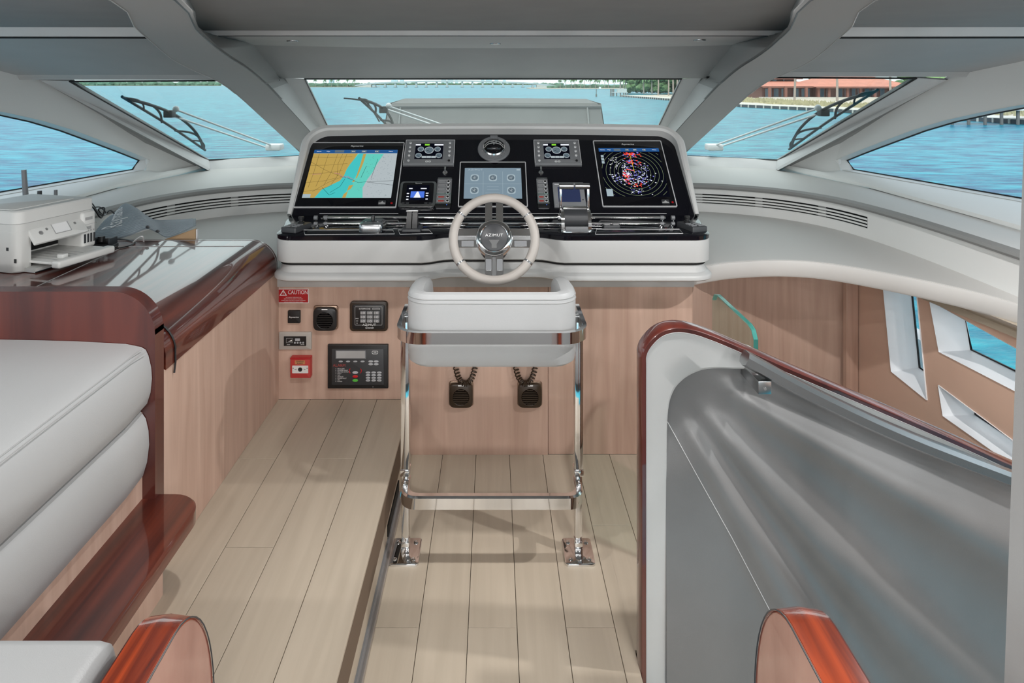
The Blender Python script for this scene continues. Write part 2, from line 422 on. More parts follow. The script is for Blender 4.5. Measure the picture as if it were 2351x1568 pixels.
for (nm, q), h in zip(hwin.items(), holes):
    c = sum(h, V())/len(h)
    inn = [c+(p-c)*.93+hd for p in h]
    inn2 = [c+(p-c)*1.06+V((-.004, 0, 0)) for p in h]
    fr = G().loft([h, [p+V((-.006, 0, 0)) for p in h], [lerp(a, b, .12) for a, b in zip(h, inn)], inn], cap0=False, cap1=False).obj('window_frame', 'window_white', None, 20)
    w = struct(bpy.data.objects.new(nm, None)); COL.objects.link(w); fr.parent = w
    gk = [p+V((-.004, 0, 0)) for p in inn]
    G().tube(gk, .006, 6, closed=True).obj('gasket', 'gasket', w)
    G().slab([[inn[0], inn[3]], [inn[1], inn[2]]], (.006, 0, 0)).obj('pane', 'hull_glass', w, 0)
# folded wooden valance between hull side and dashboard shelf
rows = []
for k, (dx, z) in enumerate(((-.03, zc-.01), (-.012, zc+.012), (-.028, zc+.022), (-.055, zc+.038), (-.07, zc+.046), (-.10, zc+.068))):
    rows.append([V((HA+HB*y+dx, y, z)) for y in (3.5, 2.9, 2.3, 1.6, 1.2)])
struct(G().slab(rows, (.03, 0, .0)).obj('trim_3', 'oak_plank', smooth_deg=15))
# ---- roof and ceiling
CZ = 1.929
struct(G().box(-3.0, 3.0, -.4, 4.35, 2.02, 2.08).obj('roof', 'wall_white', smooth_deg=0))  # unseen plate above the ceiling, added to stop light leaking in
ceil = struct(G().box(-3.0, 3.0, -.4, 2.77, CZ, CZ+.03).obj('ceiling', 'ceiling_grey', smooth_deg=0))
G().box(-1.36, 1.36, 2.77, 2.94, CZ, CZ+.03).obj('ceiling_panel', 'ceiling_grey', ceil, 0)
# centre: step, soffit with downlights, header
def bow(x): return .10*(x/1.4)**2
xs = [-1.36+.136*k for k in range(21)]
def xrow(Y, z, bowy=0, bowz=0): return [V((x, Y-bow(x)*bowy, z+bow(x)*bowz)) for x in xs]
struct(G().slab([xrow(2.94, CZ+.005), xrow(2.95, 1.908)], (0, .02, 0)).obj('trim_4', 'trim_grey'))
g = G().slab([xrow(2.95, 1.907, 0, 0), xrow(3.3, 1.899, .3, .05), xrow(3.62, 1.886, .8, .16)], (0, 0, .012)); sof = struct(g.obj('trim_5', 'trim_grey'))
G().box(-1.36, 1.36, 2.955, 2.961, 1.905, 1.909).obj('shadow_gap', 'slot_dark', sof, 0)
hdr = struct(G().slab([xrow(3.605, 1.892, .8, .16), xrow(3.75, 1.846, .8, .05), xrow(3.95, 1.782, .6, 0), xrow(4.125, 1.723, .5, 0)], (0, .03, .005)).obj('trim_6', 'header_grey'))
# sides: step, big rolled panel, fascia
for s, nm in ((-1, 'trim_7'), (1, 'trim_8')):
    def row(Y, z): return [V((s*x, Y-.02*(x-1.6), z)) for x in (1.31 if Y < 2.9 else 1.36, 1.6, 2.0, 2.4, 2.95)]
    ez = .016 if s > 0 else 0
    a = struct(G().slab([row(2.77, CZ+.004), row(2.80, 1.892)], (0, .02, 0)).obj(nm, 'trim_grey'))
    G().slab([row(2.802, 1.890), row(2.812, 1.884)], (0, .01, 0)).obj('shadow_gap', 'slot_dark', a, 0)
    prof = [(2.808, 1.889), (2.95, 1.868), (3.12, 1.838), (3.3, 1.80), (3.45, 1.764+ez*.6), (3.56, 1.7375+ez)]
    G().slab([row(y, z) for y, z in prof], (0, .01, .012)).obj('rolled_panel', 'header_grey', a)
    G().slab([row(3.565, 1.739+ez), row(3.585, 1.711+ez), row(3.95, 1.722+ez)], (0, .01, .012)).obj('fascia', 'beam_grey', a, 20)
# ---- beams running down into the windscreen mullions
BS = [(1.406, (877, 0), (729, 0)), (2.05, (824, 60), (682, 66)), (2.35, (805, 78), (655, 92)), (2.58, (785, 95), (632, 112)), (2.83, (760, 117), (604, 132)), (3.05, (728, 141), (572, 152)), (3.25, (680, 165), (548, 170)), (3.45, (635, 185), (530, 186)), (3.75, (592, 215), (507, 207)), (4.5, (519, 281), (441, 278)), (5.33, (436, 357), (371, 357))]
SS = [(1.875, (702, 0)), (2.94, (677, 70)), (3.25, (625, 86)), (3.56, (556, 100)), (3.7, (535, 122)), (3.85, (514, 148)), (3.98, (500, 166)), (4.10, (490, 180)), (4.2, (470, 192)), (4.9, (405, 262)), (5.62, (350, 325))]
for s, nm in ((-1, 'trim_9'), (1, 'trim_10')):
    q = lambda d, y, Y: V((s*d*Y/FPX, Y, EYE-(y-CY)*Y/FPX))
    W_ = lambda *L: [V((s*x, y, z)) for x, y, z in L]
    o_ = spline(W_((.60, -.35, 1.865), (.70, .7, 1.867))+[q(*a, Y) for Y, a, b in BS], 3); i_ = spline(W_((.46, -.35, 1.865), (.56, .7, 1.867))+[q(*b, Y) for Y, a, b in BS], 3); s_ = spline(W_((.46, -.3, 1.93), (.62, .9, 1.93))+[q(*a, Y) for Y, a in SS], 3)
    t_ = [p+V((0, .03, .10)) for p in o_]
    n0 = 3*10
    def strip(a, b, lo, hi): return G().slab([a[lo:hi], b[lo:hi]], (0, .012, .008))
    b0 = struct(strip(o_, i_, 0, n0+1).obj(nm, 'beam_grey'))
    strip(o_, i_, n0, 99).obj('mullion_face', 'beam_grey', b0)
    strip(i_, s_, 0, n0+1).obj('beam_side', 'beam_grey', b0)
    strip(i_, s_, n0, 99).obj('mullion_side', 'trim_grey', b0)
    G().slab([o_, t_], (-s*.01, 0, 0)).obj('beam_flank', 'beam_grey', b0)
    G().tube([p+V((0, -.001, -.001)) for p in i_], .0022, 5).obj('piping', 'charcoal', b0)
    G().tube([p+V((0, -.001, -.001)) for p in o_[:n0+1]], .0016, 5).obj('piping', 'trim_grey', b0)
# ---- windscreen: three panes
WTAB = [(1.0, 2.87), (2.25, 2.8), (3.26, 2.65), (4.47, 2.39), (4.99, 2.20)]
def WX(y): return interp(WTAB, y)
PANES = {}
def window(name, quad, gl, fw, mat_frame='trim_grey', depth=.05, shift=None):
    # quad: top-left, top-right, bottom-right, bottom-left as seen from inside
    w = struct(bpy.data.objects.new(name, None)); COL.objects.link(w)
    q = [V(p) for p in quad]; n = (q[1]-q[0]).cross(q[3]-q[0]).normalized()
    if n.y < 0: n = -n
    G().slab([[q[0], q[1]], [q[3], q[2]]], n*.008).obj('pane', gl, w, 0)
    G().tube([p-n*.002 for p in q], .006, 6, closed=True).obj('gasket', 'gasket', w)
    PANES[name] = (q[0], n)
    return w, q, n
for s, nm in ((-1, 'window_1'), (1, 'window_3')):
    ez = .018 if s > 0 else 0
    q = [(s*1.30, 3.97, 1.712+ez), (s*2.39, 3.69, 1.704+ez), (s*2.208, 5.06, 1.10), (s*1.562, 5.36, 1.10)]
    w, q, n = window(nm, q, 'windshield_glass', .05)
    # lower rail
    a, b = q[2], q[3]; dn = V((0, -.06, -.075))
    G().slab([[a+V((s*.02, 0, 0)), b+V((-s*.25, .05, 0))], [a+dn, b+dn+V((-s*.25, .05, 0))]], (0, .02, 0)).obj('lower_rail', 'trim_grey', w, 0)
    # corner post: pale face, then dark groove towards the side wall
    pt, pb = (q[1], q[2]+V((0, 0, -.01)))
    f_t = V((s*1042*3.66/FPX, 3.66, EYE+8*3.66/FPX)); f_b = V((s*654*4.93/FPX, 4.93, EYE-199*4.93/FPX))
    G().slab([[pt, f_t], [pb, f_b]], (0, .03, .01)).obj('corner_post', 'trim_grey', w, 0)
    g_t = V((s*2.58, 3.70, 1.712)); g_b = V((s*2.205, 4.99, 1.03))
    yy = [3.60+.1*k for k in range(15)]
    ff = [lerp(f_t, f_b, (y-3.60)/1.4)+V((0, .008, 0)) for y in yy]; gg_ = [V((s*(WX(y)+.02), y+.02, 1.04+(4.99-y)*.528-.06)) for y in yy]
    G().slab([ff, [lerp(a_, b_, .5)+V((s*.01, .035, .01)) for a_, b_ in zip(ff, gg_)], gg_], (0, .02, .005)).obj('post_groove', 'lip_grey', w, 40)
w, q, n = window('window_2', [(-1.19, 4.13, 1.722), (1.19, 4.13, 1.722), (1.316, 5.62, 1.10), (-1.316, 5.62, 1.10)], 'windshield_glass', .05)
for s in (-1, 1):
    a, b = (q[1], q[2]) if s > 0 else (q[0], q[3])
    G().slab([[a, a+V((s*.115, -.03, .002))], [b, b+V((s*.08, -.05, 0))]], (0, .03, .0)).obj('side_rail', 'trim_grey', w, 0)
    G().slab([[a+V((s*.115, -.03, .002)), a+V((s*.165, -.035, .004))], [b+V((s*.08, -.05, 0)), b+V((s*.14, -.05, 0))]], (0, .02, .0)).obj('side_groove', 'lip_grey', w, 0)
G().slab([[q[3], q[2]], [q[3]+V((0, -.06, -.08)), q[2]+V((0, -.06, -.08))]], (0, .02, 0)).obj('lower_rail', 'trim_grey', w, 0)
# ---- side walls with the big side windows
WTAB = [(1.0, 2.87), (2.25, 2.8), (3.26, 2.65), (4.47, 2.39), (4.99, 2.20)]
WTOP = [(1.0, 1.73), (2.0, 1.70), (2.91, 1.645), (3.26, 1.586), (3.456, 1.543), (3.795, 1.455), (4.174, 1.306), (4.40, 1.215), (4.50, 1.165)]
for s, nm, wn_ in ((-1, 'wall_left', 'window_4'), (1, 'wall_right_upper', 'window_5')):
    X = lambda y: s*interp(WTAB, y)
    ys = [1.0, 1.5, 2.0, 2.4, 2.8, 3.1, 3.3, 3.5, 3.7, 3.9, 4.1, 4.25, 4.38, 4.47]
    grv = lambda y: min(1.95, 1.04+(4.99-y)*.528)
    top = [V((X(y), y, interp(WTOP, y))) for y in ys]; bot = [V((X(y), y, 1.10)) for y in ys]
    top[-1] = V((X(4.52), 4.52, 1.16))
    g = G()
    g.slab([[V((X(y), y, grv(y))) for y in ys], top], (s*.015, 0, 0))
    yf = [4.47, 4.6, 4.8, 4.99]
    g.slab([[V((X(y), y, grv(y)+.002)) for y in yf], [V((X(max(y, 4.50)), max(y, 4.50), lerp(1.155, 1.02, (y-4.47)/.52))) for y in yf], [V((X(y), y, 1.02)) for y in yf]], (s*.015, 0, 0))
    g.slab([bot, [V((X(y), y, 1.02)) for y in ys]], (s*.015, 0, 0))
    wl_ = struct(g.obj(nm, 'wall_white', None, 30))
    # sill ledge
    STAB = [(1.0, 2.28), (1.9, 2.30), (2.925, 2.36), (4.13, 2.36), (4.99, 2.20)]
    ye = ys+[4.7, 4.99]
    inn = [V((s*min(interp(STAB, y), interp(WTAB, y)), y, 1.036)) for y in ye]
    mid = [V((lerp(a.x, X(y), .25), y, 1.075)) for a, y in zip(inn, ye)]
    out = [V((X(y), y, 1.098 if y < 4.5 else 1.05)) for y in ye]
    G().slab([inn, [a+V((0, 0, .02)) for a in inn], mid, out], (0, 0, -.02)).obj('sill', 'dash_white', wl_, 25)
    # window: reveal, gasket, pane
    w = struct(bpy.data.objects.new(wn_, None)); COL.objects.link(w)
    loop = top+bot[::-1]
    o_ = V((s*.07, 0, 0)); c = sum(loop, V())/len(loop)
    out_ = [p+o_+(c-p)*.012 for p in loop]
    G().loft([[p+V((-s*.004, 0, 0)) for p in loop], [lerp(a, b, .35)+(c-a)*.004 for a, b in zip(loop, out_)], out_], cap0=False, cap1=False).obj('reveal', 'wall_white', w, 25)
    G().tube([p-V((s*.003, 0, 0)) for p in out_], .007, 6, closed=True).obj('gasket', 'gasket', w)
    n_ = len(top)
    G().slab([out_[:n_], out_[n_:][::-1]], (s*.006, 0, 0)).obj('pane', 'side_glass', w, 30)
# ---- blurred door jamb at the right edge, close to the camera
jm = G().slab([[P(2303, 1640, .98), P(2420, 1640, .98)], [P(2322, 1100, .98), P(2440, 1100, .98)], [P(2345, 480, .98), P(2460, 480, .98)], [P(2368, -174, .98), P(2486, -174, .98)]], (0, -.05, 0))
struct(jm.obj('door_1', 'beam_grey', None, 0))
# ================================================================== DASHBOARD
dash = thing('dashboard', 'long curved grey dashboard shelf sweeping round under the windscreen', 'dashboard', (0, 3.5, 0))
def dobj(g, name, mat, **k):
    o = g.obj(name, mat, None, **k); o.parent = dash; o.matrix_parent_inverse = M.Translation((0, -3.5, 0)); return o
SH = .845
C0 = [(0, 4.44), (.7, 4.41), (1.314, 4.325), (1.6, 4.225), (1.81, 4.075), (1.96, 3.85), (2.04, 3.56), (2.08, 3.125), (2.08, 2.56), (2.06, 1.9)]
E0 = [(.90, 2.985), (1.0, 3.04), (1.15, 3.10), (1.39, 3.13), (1.6, 3.06), (1.85, 2.81), (2.0, 2.56), (2.05, 2.3), (2.055, 1.9)]
CR = spline([(x, y, 0) for x, y in C0], 6); ER = spline([(x, y, 0) for x, y in E0], 6)
CL = [V((-p.x, p.y, 0)) for p in CR][::-1]
CALL = CL[:-1]+CR
def at(L, z, off=0):
    out = []
    for i, p in enumerate(L):
        t = (L[min(i+1, len(L)-1)]-L[max(i-1, 0)]).normalized(); n = V((t.y, -t.x, 0))   # towards the cabin
        out.append(p+n*off+V((0, 0, z)))
    return out
# shelf: right part follows the curved edge, left part runs behind the desk
def resample(L, n):
    d = [0]
    for a, b in zip(L, L[1:]): d.append(d[-1]+(b-a).length)
    out = []
    for k in range(n):
        t = d[-1]*k/(n-1); i = max(j for j in range(len(d)) if d[j] <= t+1e-9); i = min(i, len(L)-2)
        out.append(L[i].lerp(L[i+1], (t-d[i])/max(d[i+1]-d[i], 1e-9)))
    return out
back = resample([V((.88, 4.39, 0))]+[p for p in CR if p.x > .9], 40); front = resample(ER, 40)
rows = [[lerp(a, b, t)+V((0, 0, SH)) for a, b in zip(front, back)] for t in (0, .3, .6, 1.0)]
dobj(G().slab(rows, (0, 0, -.02)), 'shelf', 'dash_grey')
dobj(G().slab([[V((-2.1, 2.96, SH)), V((.9, 2.99, SH))], [V((-2.1, 4.45, SH)), V((.9, 4.45, SH))]], (0, 0, -.02)), 'shelf', 'dash_grey', smooth_deg=0)
# rolled front edge of the shelf
edge = [at(ER, SH+.001, -.004), at(ER, SH-.003, .004), at(ER, SH-.012, .008), at(ER, .775, .006), at(ER, .765, -.002)]
dobj(G().slab(edge, (0, .012, 0)), 'shelf_edge', 'dash_grey')
# upright with long air slots
X1 = 2.02
def part_of(L, lo, hi): return [p for p in L if lo <= p.x <= hi]
zs = [(.899, .902), (.9085, .919), (.9275, .9375), (.9455, .955), (.9625, .965)]
for s in (-1, 1):
    L = [p for p in CR if p.y > 3.52] if s > 0 else [p for p in CL if p.y > 3.52]
    rest = [p for p in CR if p.y <= 3.60] if s > 0 else [p for p in CL if p.y <= 3.60]
    if s < 0:
        L = L[:]
    lo = dobj(G().slab([at(L, SH-.002, 0), at(L, .901, 0)], (0, .02, 0)), 'fascia', 'dash_white')
    dobj(G().slab([at(L, .9635, 0), at(L, .998, 0)], (0, .02, 0)), 'fascia', 'dash_white')
    dobj(G().slab([at(rest, SH-.002, 0), at(rest, .998, 0)], (s*.02, .005, 0)), 'fascia', 'dash_white')
    for a, b in ((.9085, .9185), (.9262, .9362), (.944, .954)):
        dobj(G().slab([at(L, a, .001), at(L, b, .001)], (0, .012, 0)), 'vent_slat', 'dash_white')
    dobj(G().slab([at(L, .852, -.028), at(L, .993, -.028)], (0, .01, 0)), 'vent_backing', 'slot_dark')
    for fx in (1.33, 1.68, 1.94):
        k = min(range(len(L)), key=lambda i: abs(abs(L[i].x)-fx)); p = L[k]
        dobj(G().slab([at(L[k:k+2] if k+2 <= len(L) else L[k-1:k+1], z, -.004) for z in (.899, .966)], (0, .01, 0)), 'vent_rib', 'lip_grey')
# dark padded lip and upper top running to the glass
lip = [at(CALL, .994, -.006), at(CALL, .998, .018), at(CALL, 1.010, .026), at(CALL, 1.024, .022), at(CALL, 1.034, .0)]
dobj(G().loft([list(r) for r in lip], closed=False), 'padded_lip', 'lip_grey', fix=False)
def outp(p):
    s = 1 if p.x >= 0 else -1; a = abs(p.x)
    if p.y > 4.2: return V((p.x*1.12 if a > 1.2 else p.x*1.08, 5.56-.3*max(0, a-.9)**1.3, 1.03))
    return None
up_in = at(CALL, 1.034, 0); up_out = []
OT = [(0, 5.56), (1.25, 5.56), (1.6, 5.36), (2.2, 5.02)]
n = len(CALL); half = n//2
outer_r = resample([V((0, 5.58, 1.032)), V((1.3, 5.58, 1.032)), V((1.56, 5.32, 1.032)), V((2.19, 5.0, 1.032)), V((2.35, 4.2, 1.034)), V((2.37, 3.2, 1.034)), V((2.31, 1.9, 1.034))], n-half)
outer = [V((-p.x, p.y, p.z)) for p in outer_r[1:]][::-1]+outer_r
dobj(G().slab([up_in, [lerp(a, b, .5) for a, b in zip(up_in, outer)], outer], (0, 0, -.012)), 'upper_top', 'dash_grey')
# ================================================================== HELM CONSOLE
TZ = 1.0375                                  # top of the black tray
PO = V((0, 3.23, TZ)); PV = V((0, .395, .3675)).normalized(); PU = V((1, 0, 0)); PN = PU.cross(PV)
PL = V((0, .395, .3675)).length
def pl(px, py):
    p = PP(px, py, PO, PN)-PO; return p.x, p.dot(PV)
def on_panel(u, v, lift=0): return frame(PO+PU*u+PV*v+PN*lift, PU, PV)
helm = thing('helm_console', 'wide helm console with black gloss instrument panel and white rounded base', 'helm console', (0, 3.2, .0))
INV = M.Translation((0, -3.2, 0))
def hobj(g, name, mat, **k):
    o = g.obj(name, mat, None, **k); o.parent = helm; o.matrix_parent_inverse = INV; return o
def outline(off=0, fy=2.81, hw=.952, rec=.055, back=3.24, bw=1.0, r=.085):
    pts = [V((hw+.05+off if bw > hw else bw+off, back, 0)), V((hw+.035+off, fy+.30, 0)), V((hw+.004+off, fy+.17, 0))]
    cx, cy = hw-r, fy+r
    for k in range(9):
        a = math.radians(0-90*k/8); pts.append(V((cx+(r+off)*math.cos(a), cy+(r+off)*math.sin(a), 0)))
    n = 26
    for k in range(n+1):
        x = lerp(.40, -.40, k/n); pts.append(V((x, fy-off+rec*smooth((.31-abs(x))/.12), 0)))
    for k in range(9):
        a = math.radians(270-90*k/8); pts.append(V((-cx+(r+off)*math.cos(a), cy+(r+off)*math.sin(a), 0)))
    pts += [V((-(hw+.004+off), fy+.17, 0)), V((-(hw+.035+off), fy+.30, 0)), V((-(hw+.05+off), back, 0))]
    return pts
def ring(z, **k): return [p+V((0, 0, z)) for p in outline(**k)]
hobj(G().loft([ring(TZ-.022, off=.0), ring(TZ-.004, off=.002), ring(TZ, off=-.004)]), 'tray', 'black_gloss')
hobj(G().loft([ring(.915, off=-.008), ring(.92, off=0), ring(TZ-.032, off=.002), ring(TZ-.024, off=.0), ring(TZ-.020, off=-.006)]), 'white_base', 'shell_white')
hobj(G().loft([ring(.905, off=-.016), ring(.916, off=-.016)]), 'shadow_gap', 'slot_dark')
hobj(G().loft([ring(.76, off=-.03, back=3.2), ring(.842, off=-.03, back=3.2)]), 'lower_band', 'shell_white') if False else None
hobj(G().loft([ring(.836, off=-.03), ring(.840, off=.004), ring(.846, off=.012), ring(.858, off=.012), ring(.866, off=.006), ring(.874, off=-.012), ring(.898, off=-.022), ring(.906, off=-.024)]), 'moulding', 'shell_white')
hobj(G().box(-.988, .912, WY-.022, WY+.05, .768, .84, .003), 'lower_band', 'shell_white')
hobj(G().box(-.93, .90, WY-.01, 3.24, .84, .915), 'core', 'shell_white', smooth_deg=0)
# instrument panel
def pan(w, h, r, arch=.012, n=8):
    pts = [(w, 0)]
    for k in range(n+1):
        a = math.radians(90*k/n); pts.append((w-r+r*math.cos(a), h-r+r*math.sin(a)))
    m = 20
    for k in range(1, m): 
        x = lerp(w-r, -(w-r), k/m); pts.append((x, h+arch*(1-(x/(w-r))**2)))
    for k in range(n+1):
        a = math.radians(90+90*k/n); pts.append((-w+r+r*math.cos(a), h-r+r*math.sin(a)))
    pts.append((-w, 0)); return pts
W3 = lambda u, v, q: PO+PU*u+PV*v+PN*q
pin = pan(.995, PL-.005, .10)
hobj(G().loft([[W3(u, v, -.02) for u, v in pin], [W3(u, v, 0) for u, v in pin]]), 'instrument_panel', 'black_gloss')
hobj(G().loft([[W3(u, v, .0) for u, v in [(1.0, 0), (1.0, .02), (-1.0, .02), (-1.0, 0)]], [V((1.0, 3.19, TZ-.001)), V((1.0, 3.235, TZ+.004)), V((-1.0, 3.235, TZ+.004)), V((-1.0, 3.19, TZ-.001))]], cap0=False, cap1=False), 'cove', 'black_gloss')
# hood: rolled rim round the panel and a shell falling away behind it
po = pan(1.0, PL, .105); 
def rim(off, q, topx=0):
    out = []
    for i, (u, v) in enumerate(po):
        a = po[max(i-1, 0)]; b = po[min(i+1, len(po)-1)]; t = V((b[0]-a[0], b[1]-a[1])).normalized(); nn = V((t.y, -t.x))
        k = smooth((v-.25)/.2)
        out.append(W3(u+nn.x*off*(1+1.1*k), v+nn.y*off*(1+1.1*k), q*(.25+.75*k)))
    return out
hobj(G().loft([rim(-.004, -.01), rim(-.003, .045), rim(.002, .055), rim(.012, .055), rim(.016, .045), rim(.017, -.03), rim(.012, -.12)], closed=False), 'hood_rim', 'rim_white')
bk = [p for p in rim(.012, -.12)]
low = [V((p.x*.98, 4.30, 1.05 if abs(p.x) > .9 else 1.22)) for p in bk]
hobj(G().loft([bk, [lerp(a, b, .5)+V((0, 0, -.03)) for a, b in zip(bk, low)], low], closed=False), 'hood_back', 'shell_white')
# chrome rails across the tray and thin inlay lines
def yz(px, py, z): p = PZ(px, py, z); return p
for py, z, r in ((500, TZ+.020, .0085), (513.5, TZ+.012, .0065)):
    a = PZ(742, py, z); b = PZ(1527, py, z)
    rl = hobj(G().cyl(a, b, r, 14), 'chrome_rail', 'chrome')
    for px in (725, 748, 1520, 1545):
        c = PZ(px, py, z); hobj(G().cyl(c-V((.008, 0, 0)), c+V((.008, 0, 0)), r*1.25, 14), 'rail_end', 'mid_grey')
        hobj(G().cyl(V((c.x, c.y, TZ-.002)), c, .005, 8), 'rail_post', 'chrome')
def inlay(pts):
    hobj(G().tube([PZ(x, y, TZ+.0008) for x, y in pts], .0014, 5), 'inlay_line', 'silver_line')
inlay([(700, 538), (697, 528), (902, 528), (906, 537), (700, 539)]); inlay([(918, 537), (914, 528), (985, 528), (993, 536), (918, 538)])
inlay([(1367, 537), (1370, 526), (1560, 526), (1568, 536), (1367, 538)])
for v in (.012,):
    hobj(G().tube([W3(-.86, v, .001), W3(-.47, v, .001)], .0018, 5), 'inlay_line', 'silver_line'); hobj(G().tube([W3(-.40, v, .001), W3(.86, v, .001)], .0018, 5), 'inlay_line', 'silver_line')

# ------------------------------------------------------------------ instruments let into the panel
def device(name, label, cat, x0, y0, x1, y1, group=None):
    (u0, v1), (u1, v0) = pl(x0, y0), pl(x1, y1)
    uc, vc = (u0+u1)/2, (v0+v1)/2
    t = thing(name, label, cat, group=group, mat=on_panel(uc, vc, .0002))
    return t, abs(u1-u0), abs(v1-v0), uc, vc
def flat(parent, pts, z, mat, name='screen_mark', w=None):
    g = G(); g.loft([[V((x, y, z-.0002)) for x, y in pts], [V((x, y, z)) for x, y in pts]]); return g.obj(name, mat, parent, 0)
def lines(parent, polys, wd, z, mat, name='screen_line'):
    g = G()
    for p in polys:
        for (ax, ay), (bx, by) in zip(p, p[1:]):
            d = V((bx-ax, by-ay)); 
            if d.length < 1e-6: continue
            n = V((-d.y, d.x)).normalized()*wd/2
            g.face([(ax+n.x, ay+n.y, z), (ax-n.x, ay-n.y, z), (bx-n.x, by-n.y, z), (bx+n.x, by+n.y, z)])
    o = g.obj(name, mat, parent, 0, fix=False); o['kind'] = 'stuff'; return o
def rect(x0, y0, x1, y1): return [(x0, y0), (x1, y0), (x1, y1), (x0, y1)]
def plotter(label, x0, y0, x1, y1):
    t, w, h, uc, vc = device('chartplotter', label, 'chartplotter', x0, y0, x1, y1, 'big multifunction displays')
    G().rbox(0, 0, w, h, .006, 0, .006, .002).obj('bezel', 'black_glass', t)
    G().rframe(0, 0, w+.006, h+.006, .007, .0045, 0, .0075).obj('bezel_trim', 'silver_line', t)
    lettering('Raymarine', .016, 'ink_white', t, (0, h/2-.024, .0063), shear=.25, name='logo')
    G().rbox(w*.36, -h/2+.026, .038, .030, .004, .006, .0066).obj('touch_mark', 'charcoal', t)
    d = [(w*.36+x, -h/2+.019+y) for x, y in ((-.016, 0), (.016, 0), (.018, .006), (.007, .009), (.001, .018), (-.006, .009), (-.018, .007))]
    flat(t, d, .0070, 'ink_grey', 'touch_icon')
    G().lathe([(.0035, .006), (.0055, .006), (.0055, .0066), (.0035, .0066), (.0035, .006)], (w*.455, -h/2+.024, 0), 12).obj('power_icon', 'button_red', t)
    return t, w, h
def disp(t, w, h, mat):                       # active display area, returns mapper from 0..1 (y down)
    sw, sh, oy = w*.885, h*.745, h*.005
    o = G().rbox(0, oy, sw, sh, .001, .006, .0064).obj('display', mat, t, 0)
    return o, (lambda x, y: (-sw/2+sw*x, oy+sh/2-sh*y)), sw, sh
t, w, h = plotter('large chartplotter showing a yellow and turquoise nautical chart, port side of helm', 715, 329.5, 908.5, 477)
d, m_, sw, sh = disp(t, w, h, 'scr_deep')
mp = lambda pts: [m_(x, y) for x, y in pts]
flat(d, mp([(.12, .09), (.84, .09), (.78, .3), (.74, .5), (.70, .62), (.66, .8), (.68, 1), (.05, 1)]), .0068, 'scr_teal', 'chart_shallow')
flat(d, mp([(.55, .08), (.62, .08), (.60, .3), (.57, .52), (.53, .66), (.55, .78), (.48, .86), (.47, 1), (.1, 1), (.16, .86), (.3, .72), (.40, .6), (.42, .4), (.48, .25)]), .0070, 'scr_cyan', 'chart_bay')
flat(d, mp([(0, .08), (.53, .08), (.50, .2), (.46, .32), (.435, .42), (.42, .55), (.385, .66), (.28, .76), (.2, .84), (.14, 1), (0, 1)]), .0072, 'scr_land', 'chart_land')
for pts in ([(.595, .09), (.63, .09), (.615, .3), (.60, .42), (.575, .6), (.56, .62), (.575, .42), (.585, .3)], [(.50, .76), (.55, .74), (.53, .82), (.49, .87)], [(.46, .93), (.5, .87), (.49, 1), (.45, 1)], [(.56, .66), (.545, .69), (.525, .69), (.54, .65)]):
    flat(d, mp(pts), .0072, 'scr_land', 'chart_island')
rd = []
for k in range(5): rd.append(mp([(0, .16+.17*k+.01*k), (.2, .17+.165*k), (.47-.04*k, .15+.15*k)]))
for k in range(4): rd.append(mp([(.07+.11*k, .09), (.06+.10*k, .5), (.04+.085*k, .8-.02*k)]))
rd += [mp([(0, .27), (.2, .45), (.42, .6)]), mp([(.35, .09), (.32, .3), (.34, .56)]), mp([(.1, .88), (.25, .7), (.4, .58)])]
lines(d, rd, .0012, .0075, 'scr_line', 'chart_roads')
lines(d, [mp([(.42, .58), (.52, .64), (.6, .70), (.7, .68), (1, .66)]), mp([(.7, .69), (1, .75)]), mp([(.44, .62), (.40, .78), (.30, .9)]), mp([(.2, .8), (.3, .95), (.36, .9)]), mp([(.66, .35), (.62, .6)]), mp([(.78, .2), (.74, .6)])], .0016, .0075, 'scr_track', 'chart_tracks')
lines(d, [mp([(.3, .5), (.36, .52), (.40, .58), (.47, .57), (.5, .62)]), mp([(.42, .6), (.5, .6), (.55, .65)]), mp([(.05, .53), (.15, .52)])], .0022, .0076, 'scr_magenta', 'chart_channels')
rng = random.Random(3); sp = []
for k in range(90):
    x, y = rng.uniform(.6, .98), rng.uniform(.12, .97); sp.append(mp([(x, y), (x+.012, y)]))
lines(d, sp, .0011, .0074, 'scr_slate3', 'chart_soundings')
def topbar(d, m_):
    flat(d, [m_(0, 0), m_(1, 0), m_(1, .075), m_(0, .075)], .0074, 'scr_bar', 'menu_bar')
    for x0, x1 in ((.25, .36), (.44, .5), (.57, .63), (.73, .78)):
        flat(d, [m_(x0, .012), m_(x1, .012), m_(x1, .06), m_(x0, .06)], .0077, 'scr_slate3', 'menu_tab')
    for k, tx in ((.06, 'Home'), (.17, 'Wpt'), (.47, '9 ft'), (.6, '339°'), (.75, '0 kt'), (.92, 'Menu')):
        lettering(tx, .010, 'scr_white', d, (*m_(k, .037), .0079), name='menu_text')
topbar(d, m_)
flat(d, [m_(0, .93), m_(.09, .93), m_(.09, 1), m_(0, 1)], .0078, 'scr_slate2', 'scale_box')
t, w, h = plotter('large chartplotter showing a dark radar picture with rings, starboard side of helm', 1362, 325.5, 1553.5, 475)
d, m_, sw, sh = disp(t, w, h, 'scr_dark')
cx, cy = .52, .52; rings = []
asp = sw/sh
for k in range(1, 12):
    R = .065*k; cur = []
    for a in range(0, 361, 5):
        x, y = cx+R*math.cos(math.radians(a)), cy+R*asp*math.sin(math.radians(a))
        if 0.005 < x < .995 and .08 < y < .995: cur.append(m_(x, y))
        else:
            if len(cur) > 1: rings.append(cur)
            cur = []
    if len(cur) > 1: rings.append(cur)
lines(d, rings, .0013, .0068, 'scr_ring', 'range_ring')
rng = random.Random(11)
